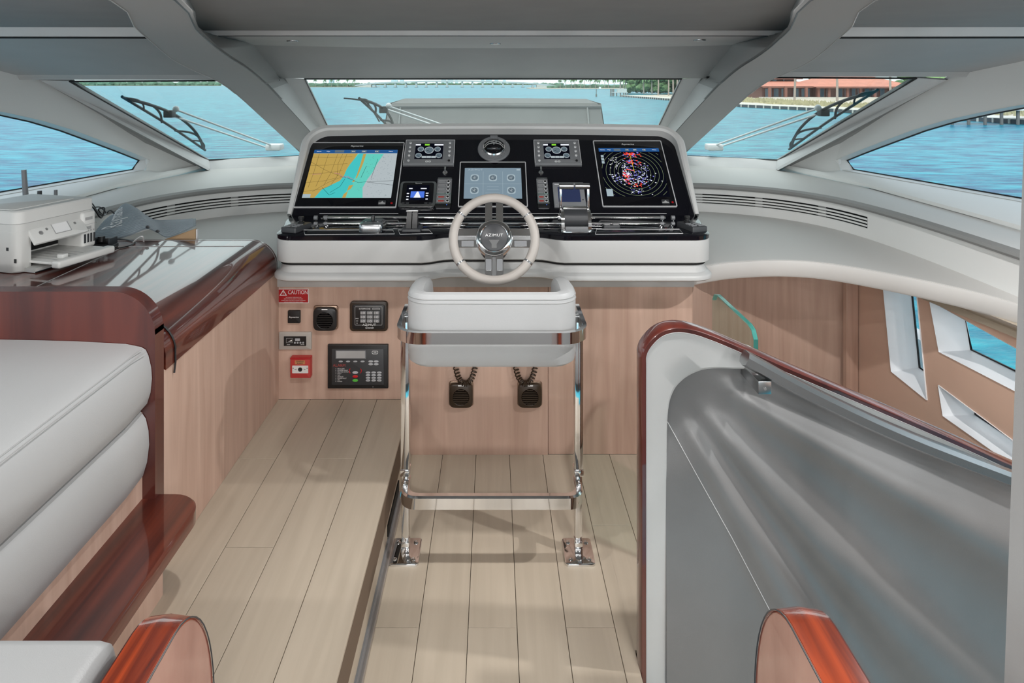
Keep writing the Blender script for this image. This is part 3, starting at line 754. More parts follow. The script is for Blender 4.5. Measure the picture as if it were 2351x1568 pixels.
def echo(cx_, cy_, sx, sy, n_, mats, big=1):
    for mat in mats:
        g = G()
        for k in range(n_):
            x, y = cx_+rng.gauss(0, sx), cy_+rng.gauss(0, sy)
            if not (.02 < x < .98 and .10 < y < .97): continue
            a = rng.uniform(.004, .016)*big; b_ = rng.uniform(.004, .012)*big; z = .0070+.0001*mats.index(mat)
            g.face([(*m_(x-a, y-b_), z), (*m_(x+a, y-b_*.6), z), (*m_(x+a*.8, y+b_), z), (*m_(x-a*.7, y+b_*.7), z)])
        o = g.obj('radar_echo', mat, d, 0, fix=False); o['kind'] = 'stuff'
echo(.39, .48, .03, .09, 30, ['scr_blue', 'scr_white']); echo(.385, .6, .03, .07, 34, ['scr_red'], 1.2)
echo(.52, .14, .08, .035, 26, ['scr_blue', 'scr_red'], 1.3); echo(.49, .30, .05, .03, 16, ['scr_blue', 'scr_red'], 1.2); echo(.5, .68, .14, .06, 45, ['scr_white', 'scr_blue'])
echo(.55, .75, .08, .04, 12, ['scr_red']); echo(.25, .3, .06, .08, 22, ['scr_white']); echo(.66, .45, .06, .12, 26, ['scr_white', 'scr_blue'], .8); echo(.22, .62, .05, .05, 12, ['scr_blue', 'scr_white'])
echo(.5, .9, .1, .03, 14, ['scr_blue', 'scr_white'], .9); echo(.56, .55, .04, .05, 14, ['scr_blue']); echo(.62, .35, .03, .03, 8, ['scr_red'])
lines(d, [[m_(.52, .52), m_(.5, .1)]], .002, .0074, 'scr_yellow', 'heading_line'); lines(d, [[m_(.40, .45), m_(.52, .48)]], .0045, .0074, 'scr_red', 'bearing_line')
topbar(d, m_)
for k in range(3): flat(d, [m_(.02, .15+.065*k), m_(.065, .15+.065*k), m_(.065, .2+.065*k), m_(.02, .2+.065*k)], .0074, 'scr_slate2', 'soft_button')
flat(d, [m_(.02, .85), m_(.12, .85), m_(.12, .99), m_(.02, .99)], .0074, 'scr_slate2', 'inset_view')
# centre monitoring display
t, w, h, uc, vc = device('monitoring_display', 'pale blue monitoring screen with five round gauges behind steering wheel', 'display', 1057.5, 374, 1210.5, 475)
G().rbox(0, 0, w, h, .005, 0, .005, .002).obj('bezel', 'black_glass', t); G().rframe(0, 0, w+.006, h+.006, .006, .0045, 0, .0065).obj('bezel_trim', 'silver_line', t)
sw, sh = w*.86, h*.70; d = G().rbox(0, .004, sw, sh, .001, .005, .0054).obj('display', 'scr_slate', t, 0)
m_ = lambda x, y: (-sw/2+sw*x, .004+sh/2-sh*y)
lettering('AZIMUT', .016, 'scr_slate2', d, (*m_(.19, .065), .0058), space=1.15, name='display_title', wide=1.2)
flat(d, [m_(.92, .04), m_(.985, .04), m_(.985, .09), m_(.92, .09)], .0058, 'scr_slate2', 'battery_icon')
lines(d, [[m_(.33, .12), m_(.33, .97)], [m_(.67, .12), m_(.67, .97)], [m_(0, .53), m_(1, .53)], [m_(.4, .62), m_(.6, .62)], [m_(.4, .72), m_(.6, .72)], [m_(.37, .82), m_(.63, .82)]], .0012, .0056, 'scr_slate2', 'grid_line')
for x, y in ((.18, .33), (.5, .33), (.82, .33), (.18, .74), (.82, .74)):
    gx, gy = m_(x, y)
    G().rbox(gx, gy, .043, .043, .012, .0054, .0058).obj('gauge_tile', 'scr_slate2', d, 0)
    G().lathe([(.0, .0058), (.017, .0058), (.017, .0061), (0, .0061)], (gx, gy, 0), 20).obj('gauge', 'scr_slate3', d, 0)
    lines(d, [[(gx-.009, gy-.006), (gx+.009, gy+.006)], [(gx-.01, gy+.005), (gx+.004, gy-.01)], [(gx, gy+.012), (gx, gy-.004)]], .002, .0063, 'scr_gauge', 'gauge_hand')
# engine displays
for label, x0, x1 in (('grey engine display with five dials to port of the compass', 933, 1042), ('grey engine display with five dials to starboard of the compass', 1224.5, 1335.5)):
    t, w, h, uc, vc = device('engine_display', label, 'engine display', x0, 325, x1, 383, 'engine displays beside the compass')
    G().rbox(0, 0, w, h, .003, 0, .014, .003).obj('case', 'mid_grey', t)
    G().rframe(0, .004, w, h-.008, .003, .003, .012, .0155).obj('case_trim', 'silver_line', t)
    G().rbox(0, -h/2+.006, w, .012, .002, .0, .019, .002).obj('lower_ledge', 'grey_plastic', t)
    sw, sh = w*.56, h*.62
    d = G().rbox(-.003, .008, sw, sh, .001, .0135, .0145).obj('display', 'scr_dark', t, 0)
    mm = lambda x, y: (-.003-sw/2+sw*x, .008+sh/2-sh*y)
    for x, y, r in ((.2, .38, .017), (.5, .45, .025), (.8, .38, .017), (.14, .78, .017), (.86, .78, .017)):
        gx, gy = mm(x, y); gg = G().lathe([(0, .0145), (r, .0145), (r, .0152), (0, .0152)], (gx, gy, 0), 20).obj('dial', 'scr_gauge', d, 0)
        G().lathe([(r*.72, .0153), (r*.86, .0153), (r*.86, .0155), (r*.72, .0155), (r*.72, .0153)], (gx, gy, 0), 18).obj('dial_ring', 'scr_slate3', d, 0)
        lines(d, [[(gx, gy), (gx-r*.55, gy-r*.2)], [(gx-r*.1, gy-r*.4), (gx+r*.35, gy-r*.4)]], .0022, .0157, 'scr_track', 'dial_hand')
    for a, b_, c_ in ((.0, .18, 'scr_white'), (.33, .5, 'scr_green'), (.68, 1.0, 'scr_white')):
        flat(d, [mm(a, .05), mm(b_, .05), mm(b_, .14), mm(a, .14)], .0149, c_, 'status_bar')
    for k in range(3): flat(d, [mm(.26+.17*k, .82), mm(.42+.17*k, .82), mm(.42+.17*k, .94), mm(.26+.17*k, .94)], .0149, 'scr_gauge', 'value_box')
    for s in (-1, 1):
        for k in range(5):
            G().lathe([(.0062, .013), (.0062, .018), (.005, .0195), (.0, .0197)], (s*w*.40, h*.36-k*h*.165-(.006 if k == 4 else 0), 0), 14).obj('button', 'ink_white' if not (s > 0 and k == 4) else 'black_plastic', t)
            lines(t, [[(s*w*.40-.0025, h*.36-k*h*.165-(.006 if k == 4 else 0)), (s*w*.40+.0025, h*.36-k*h*.165-(.006 if k == 4 else 0))]], .003, .0200, 'ink_dark', 'button_mark')
    for k in (-1, 1): G().rframe(k*.008-.003, -h*.36, .013, .011, .003, .003, .0135, .0146).obj('emblem', 'ink_white', t)
# compass
u, v = pl(1134, 343)
t = thing('compass', 'round black dome compass at the top centre of the instrument panel', 'compass', mat=on_panel(u, v, .0002))
G().lathe([(.088, 0), (.088, .006), (.084, .011), (.062, .014), (.058, .012), (.058, 0)], seg=40).obj('bezel', 'mid_grey', t)
G().lathe([(.060, .004), (.060, .02), (.054, .026), (.05, .022), (.05, .004)], seg=40).obj('inner_ring', 'chrome', t)
G().ball((0, 0, .008), .052, 3).obj('dome', 'black_glass', t)
band = G(); band.tube([(.0518*math.sin(a), -.010, .012+.0518*math.cos(a)) for a in [math.radians(-75+10*k) for k in range(16)]], .0012, 5); band.tube([(.051*math.sin(a), .006, .012+.051*math.cos(a)) for a in [math.radians(-75+10*k) for k in range(16)]], .0010, 5)
card = band.obj('compass_card', 'ink_white', t)
for k, tx in enumerate(('S', '15', 'E', '12')):
    a = math.radians(-36+24*k); q = frame((.0535*math.sin(a), -.002, .012+.0535*math.cos(a)), (math.cos(a), 0, -math.sin(a)), (0, 1, 0))
    lettering(tx, .013, 'ink_white', card, None, mtx=q, name='card_letter')
lines(t, [[(0, -.02), (0, .012)]], .002, .0605, 'ink_white', 'lubber_line')
G().rbox(0, .074, .042, .022, .004, .008, .022, .003).obj('light_hood', 'mid_grey', t)
for k in range(9):
    a = math.radians(200+17.5*k); p = V((.067*math.cos(a), .067*math.sin(a), .0135)); G().ball(p, .0036, 1).obj('bezel_stud', 'chrome', t)
for a in (28, 152, 270):
    a = math.radians(a); G().lathe([(.004, .012), (.004, .0135), (0, .0137)], (.078*math.cos(a), .078*math.sin(a), 0), 8).obj('screw', 'chrome', t)
# ignition keys, switch columns
for label, x in (('chrome ignition key below the port engine display', 1022), ('chrome ignition key below the starboard engine display', 1242)):
    u, v = pl(x, 397); t = thing('ignition_key', label, 'key switch', mat=on_panel(u, v, .0002), group='ignition keys')
    G().lathe([(.013, 0), (.013, .005), (.009, .008), (0, .008)], seg=18).obj('lock', 'chrome', t)
    G().rbox(0, .004, .003, .014, .001, .008, .012).obj('keyway', 'black_plastic', t)
    G().rbox(0, .016, .010, .026, .004, .010, .022, .002).obj('key', 'chrome', t)
for label, x0, x1 in (('column of six lit push switches next to the autopilot head', 1005, 1034), ('column of six lit push switches next to the blank grey touch panel', 1231, 1262)):
    t, w, h, uc, vc = device('switch_column', label, 'switch panel', x0, 409, x1, 480, 'push switch columns')
    G().rbox(0, 0, w, h, .008, 0, .006, .002).obj('plate', 'mid_grey', t)
    G().rbox(0, h*.46, w*.98, h*.05, .006, 0, .010, .002).obj('end_cap', 'brushed', t)
    G().rbox(0, -h*.43, w*1.05, h*.12, .006, 0, .012, .003).obj('lower_cap', 'black_plastic', t)
    G().rframe(0, -h*.22, w*1.10, h*.34, .005, .003, .0, .013).obj('guard', 'clear_glass', t)
    G().rbox(0, -h*.36, w*1.08, h*.035, .002, .006, .0125).obj('cap_trim', 'brushed', t)
    G().lathe([(.0025, .012), (.0025, .0126), (0, .0127)], (w*.25, -h*.41, 0), 8).obj('blue_light', 'scr_auto', t)
    for k in range(6):
        y = h*.36-k*h*.125
        G().rframe(-w*.10, y, w*.62, h*.075, h*.035, .0016, .006, .0068).obj('switch_field', 'ink_grey', t)
        G().rbox(-w*.16, y, w*.40, h*.05, h*.02, .006, .0066).obj('field_fill', 'red_text' if k > 3 else 'grey_plastic', t)
        bt = G().lathe([(.0085, .006), (.0085, .0085), (.0068, .0092), (.0068, .006)], (w*.27, y, 0), 16).obj('button_ring', 'ink_white', t)
        G().lathe([(.0065, .006), (.0065, .009), (.0, .0098)], (w*.27, y, 0), 14).obj('button', 'black_plastic', t)
# autopilot head
t, w, h, uc, vc = device('autopilot_control', 'small square autopilot head with a blue runway picture', 'autopilot', 921, 420, 999, 480)
G().rbox(0, 0, w, h, .018, 0, .016, .005).obj('case', 'brushed', t); G().rbox(0, .004, w*.86, h*.82, .012, .012, .018, .002).obj('face', 'black_glass', t)
sw, sh = w*.62, h*.58; d = G().rbox(0, .006, sw, sh, .001, .018, .0184).obj('display', 'scr_dark', t, 0)
flat(d, rect(-sw*.3, -sh*.36, sw*.3, sh*.14), .0187, 'scr_auto', 'sky_view'); flat(d, [(-sw*.16, -sh*.28), (sw*.16, -sh*.28), (sw*.03, sh*.12), (-sw*.03, sh*.12)], .0189, 'scr_white', 'runway')
flat(d, rect(-sw*.3, -sh*.36, sw*.3, -sh*.27), .0190, 'scr_dark', 'caption')
for x, y, ww in ((-.32, .33, .16), (.25, .33, .26), (-.42, .0, .1), (-.42, -.2, .1), (.42, .02, .12), (.42, -.14, .1), (-.42, -.38, .1), (.42, -.36, .1)):
    flat(d, rect(sw*(x-ww/2), sh*y-.003, sw*(x+ww/2), sh*y+.003), .0187, 'scr_white', 'readout')
lettering('Raymarine', .008, 'ink_white', t, (0, h*.40, .0183), shear=.2, name='logo')
for x in (-.36, -.25, .25, .36): G().rbox(w*x, -h*.36, w*.09, .007, .003, .016, .0205, .001).obj('button', 'charcoal', t)
# blank grey touch panel
t, w, h, uc, vc = device('touch_panel', 'grey framed touch panel with dark blue blank screen behind throttle', 'display', 1268, 422, 1346, 478)
G().rbox(0, 0, w, h, .003, 0, .012, .003).obj('case', 'grey_plastic', t); G().rbox(0, 0, w*.70, h*.62, .002, .011, .0125).obj('display', 'scr_navy', t, 0)
flat(t, rect(-w*.44, h*.40, -w*.16, h*.425), .0123, 'ink_white', 'maker_mark'); G().lathe([(.003, .012), (.003, .0132), (0, .0134)], (w*.42, -h*.22, 0), 10).obj('button', 'black_plastic', t)
G().lathe([(.0025, .012), (.0025, .0132), (0, .0134)], (-w*.42, -h*.42, 0), 10).obj('lamp', 'ink_grey', t)
# ------------------------------------------------------------------ steering wheel
wt = math.radians(24)
WU = V((1, 0, 0)); WV = V((0, math.sin(wt), math.cos(wt)))
wc = P(1134.5, 547, 2.56)
wheel = thing('steering_wheel', 'beige leather steering wheel with four polished double spokes', 'steering wheel', mat=frame(wc, WU, WV))
R0, RT = .160, .0185
segs = [(-50, 50), (50, 130), (130, 230), (230, 310)]
for a0, a1 in ((35.5, 143), (145.5, 214.5), (217, 324), (326.5, 393.5)):
    n = 20; pts = [(R0*math.cos(math.radians(lerp(a0, a1, k/n))), R0*math.sin(math.radians(lerp(a0, a1, k/n))), 0) for k in range(n+1)]
    G().tube(pts, RT, 14).obj('rim_grip', 'leather_warm', wheel)
for a in (34, 144.3, 215.8, 325.3):
    pts = [(R0*math.cos(math.radians(a+d)), R0*math.sin(math.radians(a+d)), 0) for d in (-1.6, 0, 1.6, 3)]
    G().tube(pts, RT*.99, 14).obj('rim_collar', 'brushed', wheel)
    for q in (-.6, .6):
        c = [(R0*math.cos(math.radians(a+.6+q+d)), R0*math.sin(math.radians(a+.6+q+d)), 0) for d in (-.2, .2)]
        G().tube(c, RT*1.02, 12).obj('collar_line', 'mid_grey', wheel)
def spoke(ax, sgn, halfw, gap, r0=.06, r1=.15, z=.004):
    for q in (-1, 1):
        a, b = gap, halfw
        pts = []
        prof = [(r0, a, b), (r1-.01, a, b), (r1, a, b+.002)]
        g = G(); loops = []
        for r, lo, hi in prof:
            zz = z*(1-(r-r0)/(r1-r0))+.0
            if ax == 'x': lp = [(sgn*r, q*lo, zz-.004), (sgn*r, q*hi, zz-.006), (sgn*r, q*hi, zz+.004), (sgn*r, q*lo, zz+.006)]
            else: lp = [(q*lo, sgn*r, zz-.004), (q*hi, sgn*r, zz-.006), (q*hi, sgn*r, zz+.004), (q*lo, sgn*r, zz+.006)]
            loops.append([V(p) for p in lp])
        g.loft(loops); o = g.obj('spoke', 'chrome', wheel)
    if ax == 'x': G().box(sgn*r0, sgn*(r1-.004), -gap*.95, gap*.95, -.004, .002).obj('spoke_web', 'brushed', wheel, 0)
    elif sgn < 0: G().box(-gap*.95, gap*.95, sgn*r0, sgn*(r1-.004), -.004, .004).obj('spoke_web', 'brushed', wheel, 0)
spoke('x', 1, .036, .0078); spoke('x', -1, .036, .0078); spoke('y', 1, .0355, .0075); spoke('y', -1, .0355, .0075)
for q in (-1, 1): G().rbox(q*.0215, -.103, .022, .042, .001, .002, .0112).obj('spoke_inset', 'mid_grey', wheel)
for q in (-1, 1):
    for s in (-1,): G().rbox(q*.103, s*.0225, .048, .021, .001, .002, .0112).obj('spoke_inset', 'mid_grey', wheel)
hub = G().lathe([(.074, -.02), (.074, .0), (.071, .012), (.066, .018), (.055, .022), (.052, .020), (.052, .0)], seg=48).obj('hub_ring', 'chrome', wheel)
cap = G().lathe([(.052, .012), (.052, .019), (.046, .0215), (0, .0225)], seg=40).obj('hub_cap', 'charcoal', wheel)
lettering('AZIMUT', .0155, 'ink_white', cap, (0, .0075, .0226), space=1.1, name='hub_lettering', wide=1.15)
em = [(-.021, -.010), (.021, -.010), (.010, -.026), (.010, -.042), (-.010, -.042), (-.010, -.026)]
G().loft([[V((x, y, .0205)) for x, y in em], [V((x, y, .0232)) for x, y in em]]).obj('hub_emblem', 'brushed', cap, 0)
G().cyl((0, 0, -.22), (0, 0, -.015), .035, 20).obj('column', 'shell_white', wheel)
G().lathe([(.06, -.205), (.058, -.17), (.042, -.15), (.038, -.06)], seg=24).obj('column_boot', 'black_plastic', wheel)
# ------------------------------------------------------------------ controls standing on the tray
def on_tray(name, label, cat, px, py, rz=0, group=None):
    p = PZ(px, py, TZ); t = thing(name, label, cat, group=group)
    t.matrix_world = M.Translation((p.x, p.y, TZ+.0003)) @ M.Rotation(rz, 4, 'Z'); return t
for label, px, py, rz in (('black rotary keypad at the port end of the tray', 681, 527, -.30), ('black rotary keypad at the starboard end of the tray', 1588, 525, .30)):
    t = on_tray('rotary_keypad', label, 'keypad', px, py, rz, 'rotary keypads on the tray')
    G().rbox(0, 0, .075, .13, .006, 0, .022, .004).obj('case', 'charcoal', t)
    G().lathe([(.015, .022), (.015, .028), (.010, .030), (.010, .040), (.013, .042), (.013, .050), (.0, .052)], (0, .035, 0), 18).obj('knob', 'black_plastic', t)
    for k in range(3):
        for j in (-1, 1): G().rbox(j*.017, .002-k*.022, .026, .012, .003, .021, .0245, .001).obj('button', 'mid_grey', t)
t = on_tray('autopilot_remote', 'silver pillow shaped control box with black lever on the tray', 'control box', 856, 527)
g = G().rbox(0, 0, .105, .125, .02, 0, .012); g.rbox(0, 0, .108, .128, .022, .012, .038, .014); g.obj('case', 'brushed', t)
G().rbox(0, .006, .085, .08, .01, .036, .040, .002).obj('face', 'charcoal', t); G().rbox(0, .004, .014, .022, .004, .039, .062, .004).obj('lever', 'black_plastic', t)
for x in (-.026, .026): G().rbox(x, -.026, .006, .006, .001, .039, .0405).obj('mark', 'ink_white', t)
t = on_tray('trim_control', 'black trim tab control with pointed double lever on the tray', 'control', 947, 527)
G().rbox(0, 0, .085, .10, .006, 0, .012, .004).obj('base', 'charcoal', t)
for x in (-.013, .013):
    prof = [(-.034, .012), (.034, .012), (.024, .035), (.004, .078), (-.008, .080), (-.026, .04)]
    G().loft([[V((x-.011, y, z)) for y, z in prof], [V((x+.011, y, z)) for y, z in prof]]).obj('lever', 'black_plastic', t, 20)
    G().rbox(x, -.026, .010, .012, .002, .012, .018).obj('lever_mark', 'ink_grey', t)
G().tube([(-.026, -.006, .084), (.026, -.006, .084)], .006, 10).obj('lever_grip', 'brushed', t)
t = on_tray('engine_throttle', 'chrome double lever engine throttle on the starboard side of the tray', 'throttle', 1320, 527)
for s in (-1, 1):
    pr = [(-.055, 0), (.055, 0), (.058, .02), (.05, .06), (.03, .085), (.0, .092), (-.03, .085), (-.05, .06), (-.058, .02)]
    G().loft([[V((s*.052, y, z)) for y, z in pr], [V((s*.066, y, z)) for y, z in pr]]).obj('side_cheek', 'chrome', t, 30)
    G().lathe([(.016, 0), (.016, .010), (.0, .014)], (s*.066, 0, .055), 16, rot=M.Rotation(s*math.pi/2, 3, 'Y')).obj('pivot_boss', 'chrome', t)
    G().box(s*.062-.005, s*.062+.005, -.004+.02, .012+.02, .05, .195, .002).obj('lever_arm', 'chrome', t)
    G().cyl((s*.004, .024, .190), (s*.068, .024, .190), .0145, 18).obj('lever_grip', 'brushed', t)
G().cyl((-.052, -.002, .048), (.052, -.002, .048), .045, 28).obj('drum', 'charcoal', t)
G().cyl((-.052, .006, .092), (.052, .006, .092), .013, 16).obj('top_roller', 'chrome', t)
G().rbox(0, -.0, .135, .125, .012, 0, .012, .004).obj('base', 'chrome', t)
G().box(-.05, .05, -.066, -.050, .004, .026, .003).obj('front_plate', 'mid_grey', t)
t = on_tray('switch_pad', 'flat four button black switch pad lying right of the throttle', 'keypad', 1403, 521)
G().rbox(0, 0, .075, .05, .005, 0, .012, .003).obj('case', 'charcoal', t)
for x in (-.02, .02):
    for y in (-.011, .011): G().rbox(x, y, .026, .014, .003, .0115, .0138, .001).obj('button', 'ink_grey', t)
# ================================================================== THINGS ON THE WOODEN BULKHEAD
def on_wall(name, label, cat, x0, y0, x1, y1, group=None, Y=WY-.0004):
    a, b = P(x0, y0, Y), P(x1, y1, Y)
    t = thing(name, label, cat, group=group, mat=frame(((a.x+b.x)/2, Y, (a.z+b.z)/2), (1, 0, 0), (0, 0, 1)))
    return t, abs(b.x-a.x), abs(a.z-b.z)
t, w, h = on_wall('caution_sign', 'red and white caution sign with warning triangle on wooden panel', 'sign', 639, 663, 709, 695.5)
G().rbox(0, 0, w, h, .002, 0, .0012).obj('plate', 'ink_white', t, 0); G().rbox(0, 0, w-.005, h-.005, .001, .0012, .0016).obj('red_field', 'sign_red', t, 0)
lettering('CAUTION', .0265, 'ink_white', t, (.020, h*.25, .0017), name='sign_lettering', wide=.76)
tri = [(-w*.335, h*.45), (-w*.255+.006, .002), (-w*.415-.006, .002)]
G().loft([[V((x, y, .0015)) for x, y in tri], [V((x, y, .0019)) for x, y in tri]]).obj('warning_triangle', 'ink_white', t, 0)
c = V((sum(p[0] for p in tri)/3, sum(p[1] for p in tri)/3)); tr2 = [(c.x+(x-c.x)*.66, c.y+(y-c.y)*.66-.0005) for x, y in tri]
G().loft([[V((x, y, .0018)) for x, y in tr2], [V((x, y, .0021)) for x, y in tr2]]).obj('triangle_fill', 'sign_red', t, 0)
lettering('!', .02, 'ink_white', t, (c.x, c.y, .0022), name='exclamation_mark')
for k, (tx, sz) in enumerate((('THIS PANEL BY VESSEL RIGHT HAS', .0047), ('BEEN FITTED FOR SAFETY OF THE CREW', .0047), ('WHEN USING THE HELM STATION CONTROLS', .0052), ('ALWAYS CHECK THE AREA IS CLEAR', .0052))):
    lettering(tx, sz, 'ink_white', t, (0, -h*.10-k*.0072, .0017), name='small_print')
t, w, h = on_wall('alarm_buzzer', 'small plain black square buzzer with white maker name', 'buzzer', 662, 711.5, 690.5, 740.5)
G().rbox(0, 0, w, h, .004, 0, .012, .003).obj('case', 'black_plastic', t); lettering('Raymarine', .0105, 'ink_white', t, (0, 0, .0121), shear=.25, name='logo')
def speaker(label, x0, y0, x1, y1, m1, m2, cord=None):
    t, w, h = on_wall('speaker', label, 'speaker', x0, y0, x1, y1, 'square fist speakers on the bulkhead')
    G().rbox(0, 0, w, h, .012, 0, .012, .004).obj('back_box', m2, t)
    def sup(k, z, q):
        out = []
        for i in range(40):
            a = 2*math.pi*i/40; r = 1/((abs(math.cos(a))**5+abs(math.sin(a))**5)**.2); out.append(V((w*.485*k*r*math.cos(a), -h*.02+h*.485*k*r*math.sin(a), z)))
        return out
    f = G().loft([sup(1, .008, 0), sup(1, .022, 0), sup(.96, .028, 0), sup(.9, .030, 0)]).obj('face', m1, t)
    G().lathe([(w*.34, .0298), (w*.355, .0305), (w*.345, .0312), (w*.33, .030)], (0, -h*.06, 0), 30).obj('grille_ring', m1, f)
    for k in range(9):
        y = -h*.06+w*.29*(1-2*k/8); half = math.sqrt(max((w*.32)**2-(w*.29*(1-2*k/8))**2, 1e-6))
        G().rbox(0, y, 2*half, .0042, .002, .0295, .0322).obj('grille_bar', m1, f)
    G().rbox(0, h*.40, w*.24, .005, .001, .0298, .0306).obj('maker_badge', 'ink_white', f)
    if cord:
        g = G(); pts = []
        n = 420
        for i in range(n):
            s = i/(n-1); a = math.pi*(1.02+.96*s)
            c = V((cord[0]+cord[2]*math.cos(a), cord[1]+cord[3]*math.sin(a), .025)); tn = V((-math.sin(a)*cord[2], math.cos(a)*cord[3], 0)).normalized(); nn = V((tn.y, -tn.x, 0))
            b_ = 2*math.pi*19*s; pts.append(c+nn*.011*math.cos(b_)+V((0, 0, .011*math.sin(b_))))
        g.tube(pts, .0030, 5); g.obj('coiled_cord', m1, t)
    return t
speaker('black square speaker left of the intercom panel', 721, 700, 777, 755, 'black_plastic', 'bronze_metal')
speaker('brown speaker with coiled cord, hanging left behind the helm seat', 1031, 873, 1087, 930.5, 'bronze_plastic', 'bronze_metal', (.020, .165, .046, .112))
speaker('brown speaker with coiled cord, hanging right behind the helm seat', 1187.5, 873, 1244.5, 930.5, 'bronze_plastic', 'bronze_metal', (-.020, .165, .046, .112))
t, w, h = on_wall('intercom_panel', 'black rounded intercom panel with keypad and white lettering', 'intercom', 804, 690, 891, 759)
G().rbox(0, 0, w, h, .016, 0, .012, .004).obj('surround', 'bronze_plastic', t); fc = G().rbox(0, -.002, w*.86, h*.82, .012, .012, .015, .002).obj('face', 'black_plastic', t)
G().rframe(0, .004, w*.72, h*.62, .004, .0014, .015, .0158).obj('white_border', 'ink_grey', t)
lettering('INTERPHONE', .0085, 'ink_white', t, (-w*.10, h*.26, .0155), name='title_lettering')
G().rframe(w*.2, h*.26, w*.2, .007, .003, .001, .015, .0158).obj('badge', 'ink_white', t)
for r in range(3):
    for c_ in range(3):
        x, y = -w*.14+c_*w*.175, h*.13-r*h*.135
        b_ = G().rbox(x, y, w*.155, h*.115, .002, .0145, .017, .001).obj('key', 'mid_grey', t)
        G().rbox(x-w*.045, y, w*.035, h*.07, .001, .0168, .0173).obj('key_icon', 'ink_grey', b_, 0)
        G().lathe([(.0035, .0168), (.0050, .0168), (.0050, .0174), (.0035, .0174), (.0035, .0168)], (x+w*.02, y, 0), 12).obj('key_symbol', 'ink_white', b_, 0)
for k in range(3): lettering(('IMO', '2 3', 'B')[k], .0075, 'ink_white', t, (-w*.30, -h*.06-k*.0105, .0155), name='side_mark')
lettering('AZIMUT', .0135, 'ink_white', t, (w*.02, -h*.265, .0160), space=1.1, name='maker_lettering', wide=1.15)
lettering('Grande', .0125, 'ink_white', t, (w*.02, -h*.365, .0156), shear=.35, name='model_lettering')
t, w, h = on_wall('thermostat_panel', 'silver framed wall controller with black display and four buttons', 'thermostat', 642, 761, 716, 801)
G().rbox(0, 0, w, h, .003, 0, .010, .003).obj('frame', 'silver_plastic', t); fc = G().rbox(0, 0, w*.69, h*.54, .001, .010, .012).obj('face', 'black_plastic', t, 0)
G().rbox(w*.08, h*.09, w*.15, h*.14, .001, .012, .0124).obj('readout', 'button_grey', t, 0)
G().rframe(-w*.17, h*.04, w*.20, h*.26, .001, .001, .012, .0124).obj('graphic_frame', 'ink_grey', t)
G().loft([[V((x, y, z)) for x, y in ((-w*.22, -h*.03), (-w*.09, h*.0), (-w*.10, h*.09), (-w*.15, h*.03))] for z in (.012, .0124)]).obj('graphic', 'ink_white', t, 0)
for k in range(4): G().lathe([(.0042, .012), (.0042, .0135), (0, .014)], (w*.0+k*w*.085, -h*.085, 0), 12).obj('button', 'button_grey', t)
lettering('Smart', .006, 'ink_white', t, (-w*.20, -h*.19, .0123), name='mark'); lettering('WATER', .005, 'ink_white', t, (w*.23, -h*.19, .0123), name='mark')
t, w, h = on_wall('alarm_call_point', 'red manual fire alarm call point below the silver controller', 'fire alarm', 670.5, 815, 717, 862)
G().rbox(0, 0, w, h, .004, 0, .03, .005).obj('case', 'alarm_red', t); G().rbox(0, h*.46, w, h*.06, .002, .0, .033, .002).obj('top_lip', 'sign_red', t)
G().rbox(0, -h*.06, w*.78, h*.37, .002, .03, .0312).obj('white_plate', 'dash_white', t, 0); G().rbox(-.001, h*.28, w*.5, h*.19, .001, .03, .0312).obj('orange_label', 'orange_label', t, 0)
lettering('GENERAL', .0085, 'ink_dark', t, (-.001, h*.325, .0314), name='label_lettering'); lettering('ALARM', .0085, 'ink_dark', t, (-.001, h*.235, .0314), name='label_lettering')
G().lathe([(.0095, .0312), (.0095, .0325), (.006, .0325), (.005, .0318), (0, .0318)], (0, -h*.06, 0), 18).obj('push_disc', 'black_plastic', t)
for s in (-1, 1):
    G().loft([[V((s*w*.30, -h*.06, z)), V((s*w*.18, -h*.02, z)), V((s*w*.18, -h*.10, z))] for z in (.0312, .0316)]).obj('arrow', 'ink_grey', t, 0)
    G().lathe([(.0022, .0312), (.0022, .0318), (0, .0319)], (s*w*.34, h*.0, 0), 8).obj('screw', 'ink_dark', t)
t, w, h = on_wall('fire_alarm_unit', 'large black fire alarm panel with keypad and small display', 'alarm panel', 753.5, 789, 892, 889.5)
G().rbox(0, 0, w, h, .003, 0, .012, .003).obj('surround', 'black_plastic', t); G().rbox(0, -.001, w*.86, h*.82, .004, .012, .014, .001).obj('face', 'charcoal', t)
G().rbox(-w*.115, h*.28, w*.50, h*.19, .001, .014, .016, .001).obj('display_frame', 'mid_grey', t); G().rbox(-w*.115, h*.285, w*.47, h*.16, .001, .016, .0164).obj('display', 'ink_grey', t, 0)
def oval(x, y, a, b_, z0, z1, mat, nm='button'):
    lp = lambda k, z: [V((x+a*k*math.cos(i*math.pi/8), y+b_*k*math.sin(i*math.pi/8), z)) for i in range(16)]
    return G().loft([lp(1, z0), lp(1, z1-.0008), lp(.8, z1)]).obj(nm, mat, t)
for k in range(4): oval(-w*.28+k*w*.12, h*.125, w*.034, h*.018, .0138, .0165, 'button_grey')
for r in range(2):
    for c_ in range(2): oval(w*.215+c_*w*.09, h*.125-r*h*.062, w*.040, h*.025, .0138, .0165, 'button_grey')
for r in range(4):
    for c_ in range(3): 
        b_ = oval(w*.17+c_*w*.093, -h*.128-r*h*.060, w*.038, h*.025, .0138, .0165, 'button_grey')
        lettering('123456789*0#'[r*3+c_], .006, 'ink_dark', b_, (w*.17+c_*w*.093, -h*.128-r*h*.060, .0167), name='key_digit')
